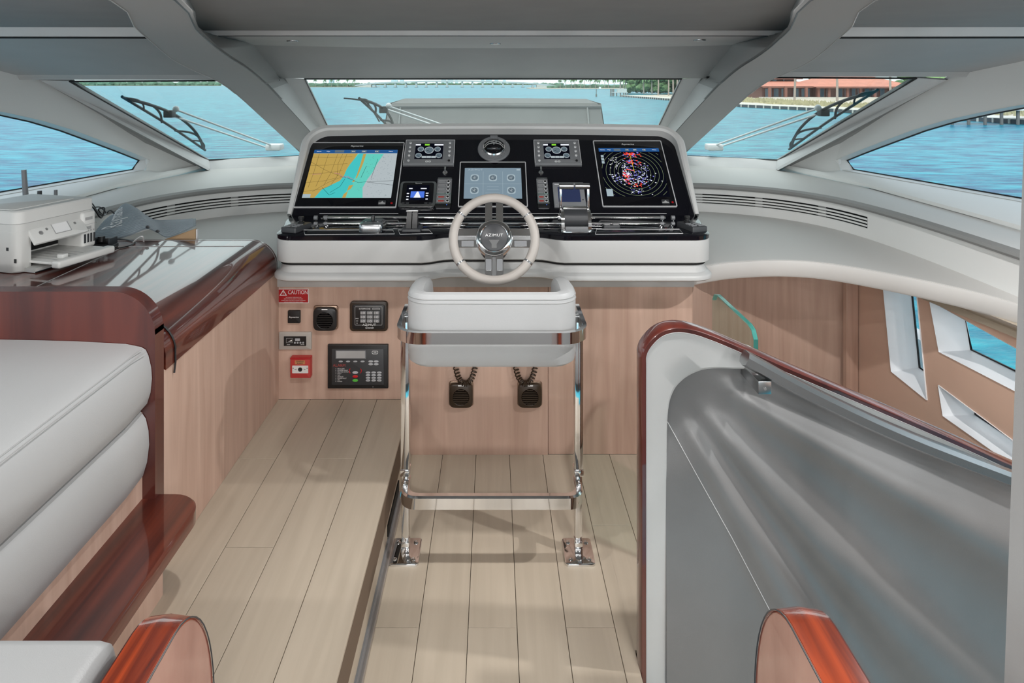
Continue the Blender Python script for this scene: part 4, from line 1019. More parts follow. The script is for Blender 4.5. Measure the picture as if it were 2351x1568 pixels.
oval(-w*.04, -h*.127, w*.046, h*.032, .0138, .017, 'button_grey'); oval(-w*.04, -h*.215, w*.044, h*.03, .0138, .017, 'button_red'); oval(-w*.04, -h*.305, w*.046, h*.032, .0138, .017, 'button_green')
for s in (-1, 1):
    a = [V((-w*.04+s*(w*.078+.006*math.cos(q)), -h*.09+h*.05*math.sin(q), .0145)) for q in [math.radians(-80+20*k) for k in range(9)]]
    G().tube(a, .0016, 6).obj('red_bracket', 'button_red', t)
lettering('ALARM', .018, 'red_text', t, (-w*.305, h*.03, .0142), name='alarm_lettering')
for k in range(9):
    y = -h*.045-k*h*.036
    G().lathe([(.0014, .014), (.0014, .0146), (0, .0147)], (-w*.36, y, 0), 6).obj('indicator', 'ink_white', t)
    lettering(('PRE-ALARM', 'SOUNDER FAULT', 'DELAYED OUTPUT', 'FAULT', 'TEST', 'DISABLED', 'POWER FAULT', 'CPU', 'POWER')[k], .0062, 'ink_white', t, (-w*.335, y, .0142), 'LEFT', name='indicator_text')
G().rframe(w*.285, h*.33, w*.10, h*.075, h*.03, .0015, .014, .0152).obj('badge', 'ink_white', t); lettering('FIRE', .0075, 'ink_white', t, (w*.285, h*.33, .0142), name='badge_lettering')
G().lathe([(.0016, .012), (.0016, .0126), (0, .0127)], (w*.25, -h*.46, 0), 8).obj('status_light', 'ink_white', t)
# ================================================================== HELM SEAT
chair = thing('helm_chair', 'white leather helm seat on a polished chrome frame', 'chair', (0, 2.3, 0))
CI = M.Translation((0, -2.3, 0))
def cobj(g, name, mat, par=None, **k):
    o = g.obj(name, mat, None, **k); o.parent = par or chair
    if par is None: o.matrix_parent_inverse = CI
    return o
CXM = -.004
def uloop(hw, yb, yf, r, n=7):         # U in plan: from left front tip round the back to right front tip
    pts = [V((CXM-hw, lerp(yf, yb+r, k/5), 0)) for k in range(5)]
    for k in range(n+1):
        a = math.radians(180+90*k/n); pts.append(V((CXM-hw+r+r*math.cos(a), yb+r+r*math.sin(a), 0)))
    m = 8
    for k in range(1, m): pts.append(V((lerp(CXM-hw+r, CXM+hw-r, k/m), yb, 0)))
    for k in range(n+1):
        a = math.radians(270+90*k/n); pts.append(V((CXM+hw-r+r*math.cos(a), yb+r+r*math.sin(a), 0)))
    pts += [V((CXM+hw, lerp(yb+r, yf, k/5), 0)) for k in range(1, 6)]
    return pts
hw, yb, yf = .288, 2.175, 2.56
po_, pi_ = uloop(hw, yb, yf, .075), uloop(hw-.064, yb+.040, yf-.012, .03)
def topz(p):
    t = smooth((p.y-2.30)/.26); return .988-.042*t-.07*smooth((p.y-2.50)/.06)
def uring(off, dz, base=None):
    a = [lerp(p, q, off) for p, q in zip(po_, pi_)]
    return [V((p.x, p.y, (topz(p)+dz) if base is None else base)) for p in a]
loops = [uring(.3, 0, .742), uring(.06, 0, .752), uring(0, 0, .775), uring(.0, 0, .86), uring(.0, -.035), uring(.04, -.014), uring(.18, -.003), uring(.5, .002), uring(.82, -.004), uring(.96, -.02), uring(1, -.05), uring(1, 0, .75)]
g = G(); g.loft([list(l) for l in loops], closed=False)
for e in (0, -1):                       # close the arm tips
    g.face([l[e] for l in loops])
g.face  # outer shell
back = cobj(g, 'backrest', 'leather')
for off, dz in ((.025, -.017), (.012, -.030)):
    cobj(G().tube([p+(p-V((CXM, 2.4, p.z))).normalized()*.001 for p in uring(off, dz)], .0014, 5), 'stitched_seam', 'ink_grey')
cobj(G().box(CXM-hw+.05, CXM+hw-.05, 2.24, 2.58, .735, .80, .02, 3), 'seat_cushion', 'leather')
cobj(G().box(CXM-hw+.08, CXM+hw-.08, 2.30, 2.52, .738, .76, .004), 'seat_pan', 'black_matte')
# chrome band round the back
bo = uloop(.322, 2.138, 2.42, .085); bi = uloop(.308, 2.152, 2.42, .075)
def lv(L, z): return [p+V((0, 0, z)) for p in L]
g = G(); zb = (.836, .874)
g.loft([lv(bi, zb[0]), lv(bo, zb[0]), lv(bo, zb[1]), lv(bi, zb[1]), lv(bi, zb[0])], closed=False)
for e in (0, -1): g.face([lv(bi, zb[0])[e], lv(bo, zb[0])[e], lv(bo, zb[1])[e], lv(bi, zb[1])[e]])
cobj(g, 'chrome_band', 'chrome')
LX = .3105
for s in (-1, 1):
    x = CXM+s*LX
    cobj(G().box(x-.0155, x+.0155, 2.33, 2.375, .31, .862, .004, 2), 'leg', 'chrome')
    cobj(G().box(x-.013, x+.013, 2.335, 2.37, .012, .31, .004, 2), 'lower_leg', 'chrome')
    pp = M.Translation((x, 2.352, 0))
    pl_ = cobj(G().rbox(x-s*.0, 2.352, .106, .135, .012, 0.0002, .009, .003), 'foot_plate', 'chrome')
    for i in (-1, 1):
        for j in (-1, 1):
            b_ = G().lathe([(.0085, .009), (.0085, .0105), (.006, .012), (.004, .0125), (.003, .011), (0, .011)], (x+i*.033, 2.352+j*.043, 0), 12).obj('bolt', 'chrome', None); b_.parent = pl_
    cobj(G().box(x-.0145, x+.0145, 2.333, 2.372, .006, .05, .003), 'leg_socket', 'chrome')
    cobj(G().box(CXM+s*.262, CXM+s*.315, 2.34, 2.372, .846, .866, .002), 'seat_mount', 'chrome')
# foot ring
fo = uloop(.3175, 2.235, 2.365, .055); fi = uloop(.292, 2.262, 2.365, .04)
g = G(); z0, z1 = .232, .276
g.loft([lv(fi, z0+.004), lv(fo, z0), lv(fo, z1-.006), lv([lerp(a, b, .2) for a, b in zip(fo, fi)], z1), lv(fi, z1-.003), lv(fi, z0+.004)], closed=False)
for e in (0, -1): g.face([lv(fi, z0+.004)[e], lv(fo, z0)[e], lv(fo, z1-.006)[e], lv(fi, z1-.003)[e]])
cobj(g, 'foot_ring', 'chrome')
for s in (-1, 1):
    x = CXM+s*LX; cobj(G().box(x-.017, x+.017, 2.328, 2.378, .288, .312, .003), 'leg_collar', 'chrome')
# ================================================================== PORT DESK
DX, DZ = -.977, .985
desk = thing('chart_desk', 'glossy mahogany topped desk with pale wooden side left of the helm', 'desk', (-1.4, 2.4, .25))
DI = M.Translation((1.4, -2.4, -.25))
def dkobj(g, name, mat, **k):
    o = g.obj(name, mat, None, **k); o.parent = desk; o.matrix_parent_inverse = DI; return o
dkobj(G().box(-2.05, DX, 1.94, WY, .25, .84, .002, 1), 'side_panel', 'oak_v', smooth_deg=0)
def dprof(off=0):
    pts = [(-2.1, DZ-off)]
    r = .115
    for k in range(11):
        a = math.radians(90-82*k/10); pts.append((DX-.012-r+(r-off)*math.cos(a)+.016, DZ-r+(r-off)*math.sin(a)))
    pts += [(DX+.0035-off, .838)]
    return pts
top = dprof()+[(DX-.02, .838), (-2.1, .838)]
dkobj(G().loft([[V((x, y, z)) for x, z in top] for y in (1.944, WY-.045)]), 'top', 'mahogany_y')
top2 = dprof(.0008)+[(DX-.02, .838), (-2.1, .838)]
dkobj(G().loft([[V((x, y, z)) for x, z in top] for y in (WY-.0435, WY-.028)]), 'end_cap', 'mahogany_y')
dkobj(G().tube([V((x, WY-.0443, z+.0005)) for x, z in dprof()], .0009, 5), 'inlay_joint', 'ink_grey')
# long light joint line on the top
dkobj(G().tube([PZ(70, 664, DZ+.0008), PZ(285, 566, DZ+.0008), PZ(560, 565, DZ+.0008)], .0012, 5), 'inlay_joint', 'ink_grey')
# cable hanging over the desk front
cb = thing('desk_cable', 'thin black cable bent over the front edge of the desk', 'cable', (DX, 1.985, .84))
G().tube([V((x-DX+.003, 0.012*math.sin(k_*.25), z-.84+.001)) for k_, (x, z) in enumerate(dprof()[5:])]+[V((.0065, .004, -.03))], .003, 6).obj('cord', 'black_plastic', cb)
# ------------------------------------------------------------------ settee and its mahogany end panel
YF = 1.885
st = thing('settee', 'white leather settee with mahogany end panel and foot step', 'sofa', (-1.4, 1.4, .25))
SI = M.Translation((1.4, -1.4, -.25))
def sobj(g, name, mat, par=None, **k):
    o = g.obj(name, mat, None, **k); o.parent = par or st
    if par is None: o.matrix_parent_inverse = SI
    return o
pr = [(-2.2, .27), (DX+.002, .27), (DX+.002, .98)]
r = .125
for k in range(11):
    a = math.radians(90*k/10); pr.append((DX+.002-r+r*math.cos(a), 1.09-r+r*math.sin(a)))
pr.append((-2.2, 1.09))
sobj(G().loft([[V((x, y, z)) for x, z in pr] for y in (YF, YF+.05)]), 'end_panel', 'mahogany_z')
def cush(prof, y0, y1, name, bulge=.012):
    n = 14; loops = []
    for k in range(n+1):
        t = k/n; y = lerp(y0, y1, t); e = max(0, 1-min(t, 1-t)/.05); sh = .009*e*e
        c = V((-1.5, 0, .75)); loops.append([V((x-(.0+sh if x > -1.9 else 0), y, z-(sh if z > .85 else 0))) for x, z in prof])
    return sobj(G().loft(loops), name, 'leather')
seat = [(-2.2, .74), (-2.2, .968), (-1.6, .966), (-1.2, .957), (-1.05, .949), (-1.005, .940), (-.992, .932), (-.984, .915), (-.976, .88), (-.974, .84), (-.978, .80), (-.988, .768), (-1.003, .752), (-1.03, .745)]
cush(seat, .45, YF-.002, 'seat_cushion')
roll = [(-1.05, .53), (-1.05, .745), (-1.006, .745), (-.992, .725), (-.984, .69), (-.982, .65), (-.988, .60), (-1.0, .56), (-1.018, .54)]
cush(roll, .45, YF-.002, 'front_roll')
for dz in (0, .012): sobj(G().tube([V((-.9955+dz*.9, y, .9365-dz*.55)) for y in (.5, .9, 1.3, 1.7, YF-.03)], .0013, 5), 'stitched_seam', 'ink_grey')
sobj(G().box(-2.0, -1.012, .45, YF, .25, .742), 'base', 'oak_v', smooth_deg=0)
# foot step
SX = -.838
stp = [(-1.012, .45), (SX, .45), (SX, 1.80)]
for k in range(9):
    a = math.radians(90*k/8); stp.append((SX-.085+.085*math.cos(a), 1.825+.085*math.sin(a)))
stp += [(-1.012, 1.91)]
g = G()
ins = lambda d, z: [V((x-(d if x > -1.0 else 0), y-(d if y > 1.5 else 0), z)) for x, y in stp]
g.loft([ins(.004, .445), ins(0, .450), ins(0, .487), ins(.004, .4925)])
sobj(g, 'foot_step', 'mahogany_y'); sobj(G().box(-1.01, -.93, .45, 1.84, .25, .446), 'step_plinth', 'oak_v', smooth_deg=0)
# aft cushion and the two capped arm panels flanking the entry
t = thing('aft_cushion', 'white leather seat cushion at the lower left corner beside armrest', 'cushion', (-1.2, .6, .25))
G().box(-.9, .70, -.32, .285, .52, .70, .025, 3).obj('cushion', 'leather', t); G().box(-.85, .69, -.3, .27, 0, .519).obj('plinth', 'oak_v', t, 0)
def arm(label, x_in, x_out, yn, yfar, ztop):
    t = thing('arm_panel', label, 'armrest', (x_in, yfar, 0), 'mahogany capped arm panels at the entry')
    s = 1 if x_out > x_in else -1
    r = .12; pts = [(yfar, .25 if s < 0 else 0)]
    for k in range(13):
        a = math.radians(90*k/12); pts.append((yfar-r+r*math.cos(a)*1.0, ztop-.20*(1-math.sin(a))))
    pts += [(yn, ztop-.002), (yn-.12, ztop-.012), (yn-.3, ztop-.05)]
    inner = pts+[(yn-.3, .25 if s < 0 else 0)]
    sub = lambda x, L, d=0: [V((x-x_in, y-yfar, z)) for y, z in L]
    th = x_out-x_in
    G().loft([sub(x_in, inner), sub(x_in+th*.03, inner)]).obj('inner_face', 'oak_v' if False else 'arm_face', t, 20)
    g = G(); a = sub(x_in-th*.02, pts); b_ = sub(x_out, pts)
    dn = V((0, 0, -.02))
    rows = [[p+V((0, -.002, -.003)) for p in a], [lerp(p, q, .04)+V((0, 0, .001)) for p, q in zip(a, b_)], [lerp(p, q, .5)+V((0, .002, .003)) for p, q in zip(a, b_)], [lerp(p, q, .96)+V((0, 0, .001)) for p, q in zip(a, b_)], [p+V((0, -.002, -.003)) for p in b_]]
    G().sheet(rows).obj('cap', 'mahogany_lit', t)
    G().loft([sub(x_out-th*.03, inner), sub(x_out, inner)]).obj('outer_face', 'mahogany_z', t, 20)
    G().loft([sub(x_in+th*.03, [(y-.004, z-.004) if i else (y-.004, z) for i, (y, z) in enumerate(inner)]), sub(x_out-th*.03, [(y-.004, z-.004) if i else (y-.004, z) for i, (y, z) in enumerate(inner)])], cap0=False, cap1=False).obj('core', 'mahogany_z', t, 20)
    G().tube([p+V((-s*.0006, 0, .0)) for p in a], .0010, 5).obj('cap_edge', 'charcoal', t)
wood('arm_face', srgb(150, 96, 84), srgb(190, 140, 124), (3, 6, 2), .25, coat=1, bump=0)
arm('mahogany capped arm panel at the lower right, before the stair wall', .40, .459, .80, .995, .964)
arm('mahogany capped arm panel at the lower left, beside white cushion', -.42, -.476, .775, .98, .966)
# ================================================================== STAIR BULWARK
BY = 1.875
bw = thing('stair_bulwark', 'curved white and grey stair wall with mahogany cap', 'bulwark', (.6, BY, 0))
BI = M.Translation((-.6, -BY, 0))
def bobj(g, name, mat, **k):
    o = g.obj(name, mat, None, **k); o.parent = bw; o.matrix_parent_inverse = BI; return o
capx = [(1471.5, 1800), (1471.5, 1400), (1471.5, 1000), (1471.5, 850), (1473, 812), (1489, 783.6), (1515, 761), (1548.6, 751), (1588, 754), (1635.6, 769), (1706.8, 798.6), (1825, 850), (2023, 934), (2221, 1020), (2300, 1056), (2420, 1108), (2520, 1150), (2650, 1200), (2800, 1256)]
def BP(px, py, Y=BY): return P(px, py, Y)
line = spline([BP(*q) for q in capx], 5)
def nrm(L, i):
    t = (L[min(i+1, len(L)-1)]-L[max(i-1, 0)]).normalized(); return V((t.z, 0, -t.x))      # inward (down / right)
def offs(L, d, y=0): return [p+nrm(L, i)*d+V((0, y, 0)) for i, p in enumerate(L)]
capw = lambda d: offs(line, d)
# mahogany cap: front edge band, rolled top, back edge
g = G(); g.sheet([offs(line, .015, -.002), offs(line, .003, -.004), offs(line, 0, .0), offs(line, -.003, .028), offs(line, 0, .056), offs(line, .004, .060), offs(line, .03, .060)])
bobj(g, 'cap', 'mahogany_z')
bobj(G().tube(offs(line, .0155, -.002), .0012, 5), 'cap_joint', 'ink_grey')
# white cheek with the cut-out for the grey stair lining
innx = [(1530, 1800), (1531, 1400), (1532, 1100), (1534, 960), (1545, 905), (1570, 873), (1605, 854), (1640, 848), (1690, 849), (1735, 852), (1790, 875), (1850, 897), (2000, 960), (2200, 1043), (2340, 1095), (2420, 1128), (2520, 1166), (2650, 1214), (2800, 1268)]
inner = spline([BP(*q) for q in innx], 5)
oth = offs(line, .0145, 0)
g = G(); g.sheet([oth, [lerp(a, b, .5) for a, b in zip(oth, inner)], [lerp(a, b, .94) for a, b in zip(oth, inner)], [p+V((0, .006, 0)) for p in inner], [p+V((0, .03, 0)) for p in inner]])
bobj(g, 'white_cheek', 'shell_white')
bobj(G().sheet([offs(line, .01, .058), [V((p.x, p.y+.058, min(p.z, -.6) if p.x > .6 else -.6)) for p in offs(line, .01)]]), 'rear_lining', 'oak_v')
# grey stair lining: relief fanning out from the upper left, shaped to mimic streaks of sheen
ax, ay = 1462, 775
rib = [(20, .0), (22, .15), (25.5, 1.0), (29, .1), (32, -.55), (36, -.2), (40, .1), (44, .62), (47.5, .1), (51, -.75), (54, .1), (56.5, 1.05), (59, .2), (62, -.5), (66, -.1), (90, 0)]
# integrate the slope into a relief height
relief = [(0, 0.)]; acc = 0; a = 0
while a < 90:
    acc += interp(rib, a)*.5; a += .5; relief.append((a, acc))
cols = []
topx = [(q[0], q[1]) for q in innx[3:]]
NX, NZ = 140, 60
rows = [[] for _ in range(NZ+1)]
for i in range(NX+1):
    px = lerp(1526, 2800, i/NX)
    ptop = interp([(1526, 985), (1534, 945), (1545, 898)]+topx[2:], px)-6
    for k in range(NZ+1):
        py = lerp(ptop, 1800, (k/NZ))
        dx, dy = px-ax, py-ay; ang = math.degrees(math.atan2(dy, max(dx, 1))); rad = math.hypot(dx, dy)
        amp = .010*smooth((rad-170)/160)*min(1.7, .35+rad/500)
        d = -interp(relief, ang)*amp
        seam = max(0, (ang-61))/30
        p = BP(px, py, BY+.012); rows[k].append(V((p.x, BY+.030+d+.05*smooth((px-1700)/800)*0-.0*seam, p.z)))
g = G(); g.slab(rows, (0, .02, 0)); bobj(g, 'grey_lining', 'stair_leather', smooth_deg=60)
spl = []; sl = [(1535, 973), (1600, 1090), (1670, 1215), (1738, 1345), (1850, 1560), (1900, 1650)]
def on_lining(px, py):
    dx, dy = px-ax, py-ay; ang = math.degrees(math.atan2(dy, dx)); rad = math.hypot(dx, dy)
    p = BP(px, py, BY+.012); return V((p.x, BY+.030-interp(relief, ang)*.010*smooth((rad-170)/160)*min(1.7, .35+rad/500)-.0015, p.z))
bobj(G().tube([on_lining(*q) for q in spl] if False else [on_lining(lerp(a[0], b[0], t), lerp(a[1], b[1], t)) for a, b in zip(sl, sl[1:]) for t in (0, .25, .5, .75)], .0012, 5), 'lining_seam', 'trim_grey')
# treads of the stair going down to starboard
for k in range(4):
    bobj(G().box(.45+.27*k, .73+.27*k, 1.05, BY-.03, -.22-.2*k, -.18-.2*k, .004), 'tread', 'oak_plank', smooth_deg=0)
# polished handrail
hr = thing('handrail', 'polished steel handrail running down the grey stair wall', 'handrail', (.72, BY, .7))
hpx = [(1708, 822), (1760, 851), (1820, 884), (1900, 924), (2000, 971), (2100, 1014), (2200, 1053), (2330, 1102), (2440, 1146)]
HY = BY-.085
path = spline([P(x, y, HY) for x, y in hpx], 5)
HI = M.Translation((-.72, -BY, -.7))
def rail(prof):
    loops = []
    for i, p in enumerate(path):
        n_ = -nrm(path, i); loops.append([p+n_*a+V((0, b_, 0)) for a, b_ in prof])
    return G().loft(loops)
o = rail([(.010, -.024), (.020, -.014), (.020, .014), (.014, .022), (-.006, .022), (-.016, .012), (-.018, -.010), (-.010, -.024)]).obj('rail_bar', 'brushed', None); o.parent = hr; o.matrix_parent_inverse = HI
for px, py in ((1752, 866),):
    p = P(px, py, HY); o = G().box(p.x-.018, p.x+.018, HY-.012, BY+.032, p.z-.042, p.z-.006, .002).obj('bracket', 'brushed', None); o.parent = hr; o.matrix_parent_inverse = HI
    o2 = G().lathe([(.004, 0), (.004, .002), (0, .0022)], (p.x, HY-.0125, p.z-.026), 8, rot=M.Rotation(math.pi/2, 3, 'X')).obj('screw', 'chrome', None); o2.parent = o
# glass balustrade standing beyond
gp = thing('glass_balustrade', 'frameless clear glass balustrade panel with green edge beside wooden wall', 'balustrade', (.85, 2.3, -.2))
ga, gb = 2.12, 2.52
def gprof(x): 
    return [V((x, ga, 0)), V((x, gb, 0)), V((x, gb, 1.06)), V((x, gb-.02, 1.085)), V((x, gb-.05, 1.092)), V((x, ga+.05, 1.092)), V((x, ga+.02, 1.085)), V((x, ga, 1.06))]
gl_ = lambda L: [p-V((.85, 2.3, 0)) for p in L]
XG = .845
A, B = gl_(gprof(XG)), gl_(gprof(XG+.016))
G().loft([A, B]).obj('pane', 'clear_glass', gp, 0)
sh_ = lambda L, k: [V((p.x, p.y*k, p.z*k if p.z > .5 else p.z)) for p in L]
G().loft([[V((p.x+.001, p.y*1.0, p.z)) for p in A[2:]+A[:1]], [V((p.x-.001, p.y, p.z)) for p in B[2:]+B[:1]], [V((p.x-.001, p.y*.985, p.z-.004)) for p in B[2:]+B[:1]], [V((p.x+.001, p.y*.985, p.z-.004)) for p in A[2:]+A[:1]], [V((p.x+.001, p.y*1.0, p.z)) for p in A[2:]+A[:1]]], closed=False).obj('polished_edge', 'glass_edge', gp, 20)
G().box(-.025, .03, -.2, .24, -1.0, .02).obj('base_channel', 'brushed', gp, 0)
# ================================================================== THINGS ON THE DESK
pa, pb = PZ(39, 631, DZ), PZ(200, 584, DZ)
dx_ = (pb-pa).normalized(); ang = math.atan2(dx_.y, dx_.x)
pr_ = thing('printer', 'pale grey inkjet printer with open paper tray on the mahogany desk', 'printer')
pr_.matrix_world = M.Translation((pa.x, pa.y, DZ+.0002)) @ M.Rotation(ang, 4, 'Z')      # local x along the front, local -y out of the front
PW, PD, PH = (pb-pa).length+.03, .33, .232
def lp_body(z, i=0):
    r = .035; x0, x1, y0, y1 = i, PW-i, i, PD-i; out = []
    for cx, cy, a0 in ((x1-.01, y1-.01, 0), (x0+.01, y1-.01, 90), (x0+r, y0+r, 180), (x1-.01, y0+.01, 270)):
        rr = r if a0 == 180 else .01
        for k in range(6):
            a = math.radians(a0+90*k/5); out.append(V((cx+rr*math.cos(a), cy+rr*math.sin(a), z)))
    return out
# body with a real paper mouth: left pillar, back block, top deck
G().loft([[V((p.x if p.x < .09 else .055, p.y, z)) for p in lp_body(z, .004 if z < .004 else 0)] for z in (.002, .008, .155)]).obj('left_pillar', 'printer_white', pr_)
G().box(.05, PW-.004, .12, PD-.004, .004, .155).obj('rear_body', 'printer_white', pr_, 0)
G().box(.055, PW-.06, .118, .122, .045, .15).obj('paper_mouth', 'slot_dark', pr_, 0)
G().box(.05, PW-.05, .04, .30, .112, .156, .002).obj('mouth_roof', 'printer_white', pr_, 0)
G().loft([lp_body(.155, .001), lp_body(.182, .001)]).obj('top_deck', 'printer_white', pr_)
G().loft([lp_body(.184, 0), lp_body(.226, 0), lp_body(.231, .004), lp_body(PH, .012)]).obj('scanner_lid', 'printer_light', pr_)
G().loft([lp_body(.1815, .003), lp_body(.1845, .003)]).obj('lid_gap', 'ink_grey', pr_)
G().rbox(PW*.45, PD*.5, PW*.8, PD*.75, .01, PH-.0005, PH+.0025, .002).obj('feeder_cover', 'printer_light', pr_)
# tilted control panel
cp = thing('tmp', 'x', 'x'); bpy.data.objects.remove(cp)
cpf = bpy.data.objects.new('control_panel', G().rbox(0, 0, PW-.10, .075, .004, 0, .012, .002).mesh('control_panel')); cpf.data.materials.append(MATS['printer_light']); COL.objects.link(cpf); cpf.parent = pr_
cpf.matrix_local = frame(V((.045+(PW-.10)/2, -.004, .128)), (1, 0, 0), (0, .045, .06))
G().rbox(.012, .006, .065, .040, .002, .012, .0128).obj('touch_display', 'ink_white', cpf, 0); G().rframe(.012, .006, .072, .047, .003, .003, .0115, .0135).obj('display_rim', 'ink_grey', cpf)
for x, y, r_ in ((-.075, .002, .009), (-.047, .012, .006), (.075, .010, .006)):
    G().lathe([(r_*.8, .012), (r_, .012), (r_, .0128), (r_*.8, .0128), (r_*.8, .012)], (x, y, 0), 18).obj('button_ring', 'ink_grey', cpf)
# ink tank box at the far end
G().box(PW-.062, PW+.004, -.012, .12, .03, .178, .012, 3).obj('ink_tank_box', 'printer_light', pr_)
G().box(PW-.0625, PW+.0045, -.0125, .1, .1255, .127).obj('tank_seam', 'ink_grey', pr_, 0)
for k in range(4): G().box(PW-.055+k*.0145, PW-.047+k*.0145, -.0135, -.010, .052, .088).obj('tank_window', 'charcoal', pr_, 0)
for z, wd in ((.150, .034), (.112, .028)): G().box(PW-.05, PW-.05+wd, -.0132, -.010, z-.006, z+.006).obj('sticker', 'ink_grey', pr_, 0)
for k in range(4): G().box(PW-.052+k*.013, PW-.046+k*.013, -.0132, -.010, .097, .103).obj('tank_symbol', 'ink_grey', pr_, 0)
# output tray
G().box(.05, PW-.035, -.135, .12, .030, .040, .003).obj('output_tray', 'printer_light', pr_)
G().box(.045, PW-.03, -.145, -.105, .018, .046, .008, 3).obj('tray_lip', 'printer_light', pr_)
G().box(.10, .125, -.10, -.07, .040, .056, .004).obj('paper_stop', 'printer_light', pr_)
for k in range(5): G().box(.08+.028*k, .083+.028*k, -.10, .11, .0398, .0412).obj('tray_rib', 'ink_grey', pr_, 0)
G().box(.03, PW-.03, -.05, .12, .002, .018).obj('front_base', 'printer_white', pr_, 0); G().box(.03, PW-.03, -.052, -.05, .002, .006).obj('shadow_strip', 'slot_dark', pr_, 0)
G().box(-.0004, .0012, .040, .052, .085, .097).obj('sticker', 'ink_dark', pr_, 0); G().box(.004, .006, .01, .02, .04, .055).obj('sticker', 'ink_dark', pr_, 0)
# blue-grey ribbed sun cover lying over a carton
CB = V((-1.45, 3.1, SH))
bx = thing('cardboard_box', 'brown cardboard box on the dashboard shelf beneath the ribbed cover', 'box', CB)
G().loft([[V((x-(.092 if y > 0 else 0), y, z-dz if z > .1 else z)) for x, z in ((-.09, .0005), (.082, .0005), (.082, .178), (-.09, .118))] for y, dz in ((-.095, 0), (.12, .045))]).obj('carton', 'cardboard', bx, 0)
G().loft([[V((x, y, z-dz if z > .1 else z)) for x, z in ((.0825, .002), (.088, .002), (.088, .174), (.0825, .174))] for y, dz in ((-.092, 0), (-.080, .002))]).obj('carton_flap', 'deck_white', bx, 0)
cv = thing('screen_cover', 'blue grey ribbed plastic display cover with white lettering lying on a box', 'cover', CB)
fr_ = spline([P(x, y, 2.985) for x, y in ((205, 556), (250, 553), (296, 542), (334, 527), (358, 534), (382, 546), (412, 537), (449, 519))], 5)
re_ = spline([P(x, y, 3.30) for x, y in ((268, 490), (275, 479), (287, 470), (303, 475), (326, 494), (352, 507), (390, 509), (449, 511))], 5)
def cvrow(t):
    return [lerp(a_, b_, t)-CB+V((0, 0, .022*math.sin(math.pi*t)+.006)) for a_, b_ in zip(fr_, re_)]
rows = [cvrow(k/10) for k in range(11)]
G().slab(rows, (0, .004, -.006)).obj('shell', 'cover_blue', cv)
for k in range(30):
    L = cvrow(.02+.96*k/29); G().tube([p_+V((0, -.0006, .0008)) for p_ in L[:-1]], .0013, 4).obj('rib', 'cover_rib', cv)
lt = lettering('Raymarine', .052, 'ink_white', cv, (0, 0, 0), name='lettering')
def on_cover(t, c):
    L = cvrow(max(0, min(1, t))); i = max(0, min(len(L)-2, int(c))); return lerp(L[i], L[i+1], c-i)
for v_ in lt.data.vertices:
    t_, c_ = .52+v_.co.x/.36, 5.6-v_.co.y/.0058
    q0 = on_cover(t_, c_); n_ = (on_cover(t_, c_+.5)-on_cover(t_, c_-.5)).cross(on_cover(t_+.03, c_)-on_cover(t_-.03, c_)).normalized()
    if n_.z < 0: n_ = -n_
    v_.co = q0+n_*(.0030+v_.co.z)
for i_ in (16, 21): G().ball(cvrow(.0)[i_]+V((0, -.004, .006)), .008, 2, (1.2, .4, .9)).obj('clip_notch', 'charcoal', cv)
# black charging cradle, adapter and cables behind the printer
cr = thing('charging_cradle', 'small black charging cradle standing behind the printer tray', 'charger')
p = PZ(232, 573, DZ); cr.location = (p.x, p.y+.02, DZ+.0003)
G().box(-.045, .045, -.035, .035, 0, .018, .004).obj('base', 'charcoal', cr)
for x in (-.04, .034): G().box(x, x+.008, -.03, .03, .016, .046, .002).obj('side_arm', 'rubber_dark', cr)
G().box(-.032, .032, .005, .03, .016, .040, .004).obj('cell', 'black_plastic', cr); G().cyl((-.01, 0, .03), (-.01, 0, .052), .014, 14).obj('knob', 'black_plastic', cr)
G().box(-.03, .03, -.037, -.034, .006, .014).obj('label_strip', 'cover_rib', cr, 0)
def cable(name, label, pts, r=.0035, mat='black_plastic', grp=None):
    pts = [V(p) for p in pts]; t = thing(name, label, 'cable', pts[0], grp)
    G().tube([q-pts[0] for q in spline(pts, 8)], r, 6).obj('cord', mat, t); return t
q = lambda x, y, Y: P(x, y, Y)
cable('power_cable', 'looped black cable bundle running from printer towards ribbed cover', [q(203, 470, 2.85), q(215, 478, 2.9), q(232, 500, 2.95), q(240, 470+8, 3.0), q(226, 481, 3.02), q(238, 494, 3.05), q(252, 483, 3.1), q(262, 490, 3.15)])
cable('network_cable', 'thin dark cable arching behind the printer to grey adapter', [q(198, 465, 2.8), q(212, 468, 2.9), q(225, 488, 3.0), q(238, 495, 3.0), q(243, 488, 3.05), q(230, 476, 3.0), q(216, 476, 2.95)], .003, 'charcoal')
cable('usb_cable', 'black cable lying between the cradle and the white plugs', [PZ(248, 552, DZ+.004), PZ(275, 549, DZ+.004), PZ(300, 552, DZ+.004), PZ(310, 557, DZ+.004), PZ(290, 566, DZ+.004), PZ(262, 571, DZ+.004)], .0028)
cable('white_lead', 'short white lead curling over the far edge of the desk', [PZ(306, 556, DZ+.003), PZ(318, 546, DZ+.03), PZ(327, 543, DZ+.04), PZ(330, 555, DZ+.004)], .003, 'ink_white')
ad = thing('power_adapter', 'small grey blue power adapter behind the printer lid', 'adapter', (0, 0, 0)); p = q(186, 467, 2.72); ad.location = (p.x, p.y, 1.035)
ad.location.z = p.z-.02
G().box(-.045, .022, -.02, .02, 0, .035, .004).obj('case', 'cover_blue', ad); G().box(.0, .02, -.015, .015, -.155, .002).obj('stand', 'mid_grey', ad)
p = PZ(63, 458, 1.088)
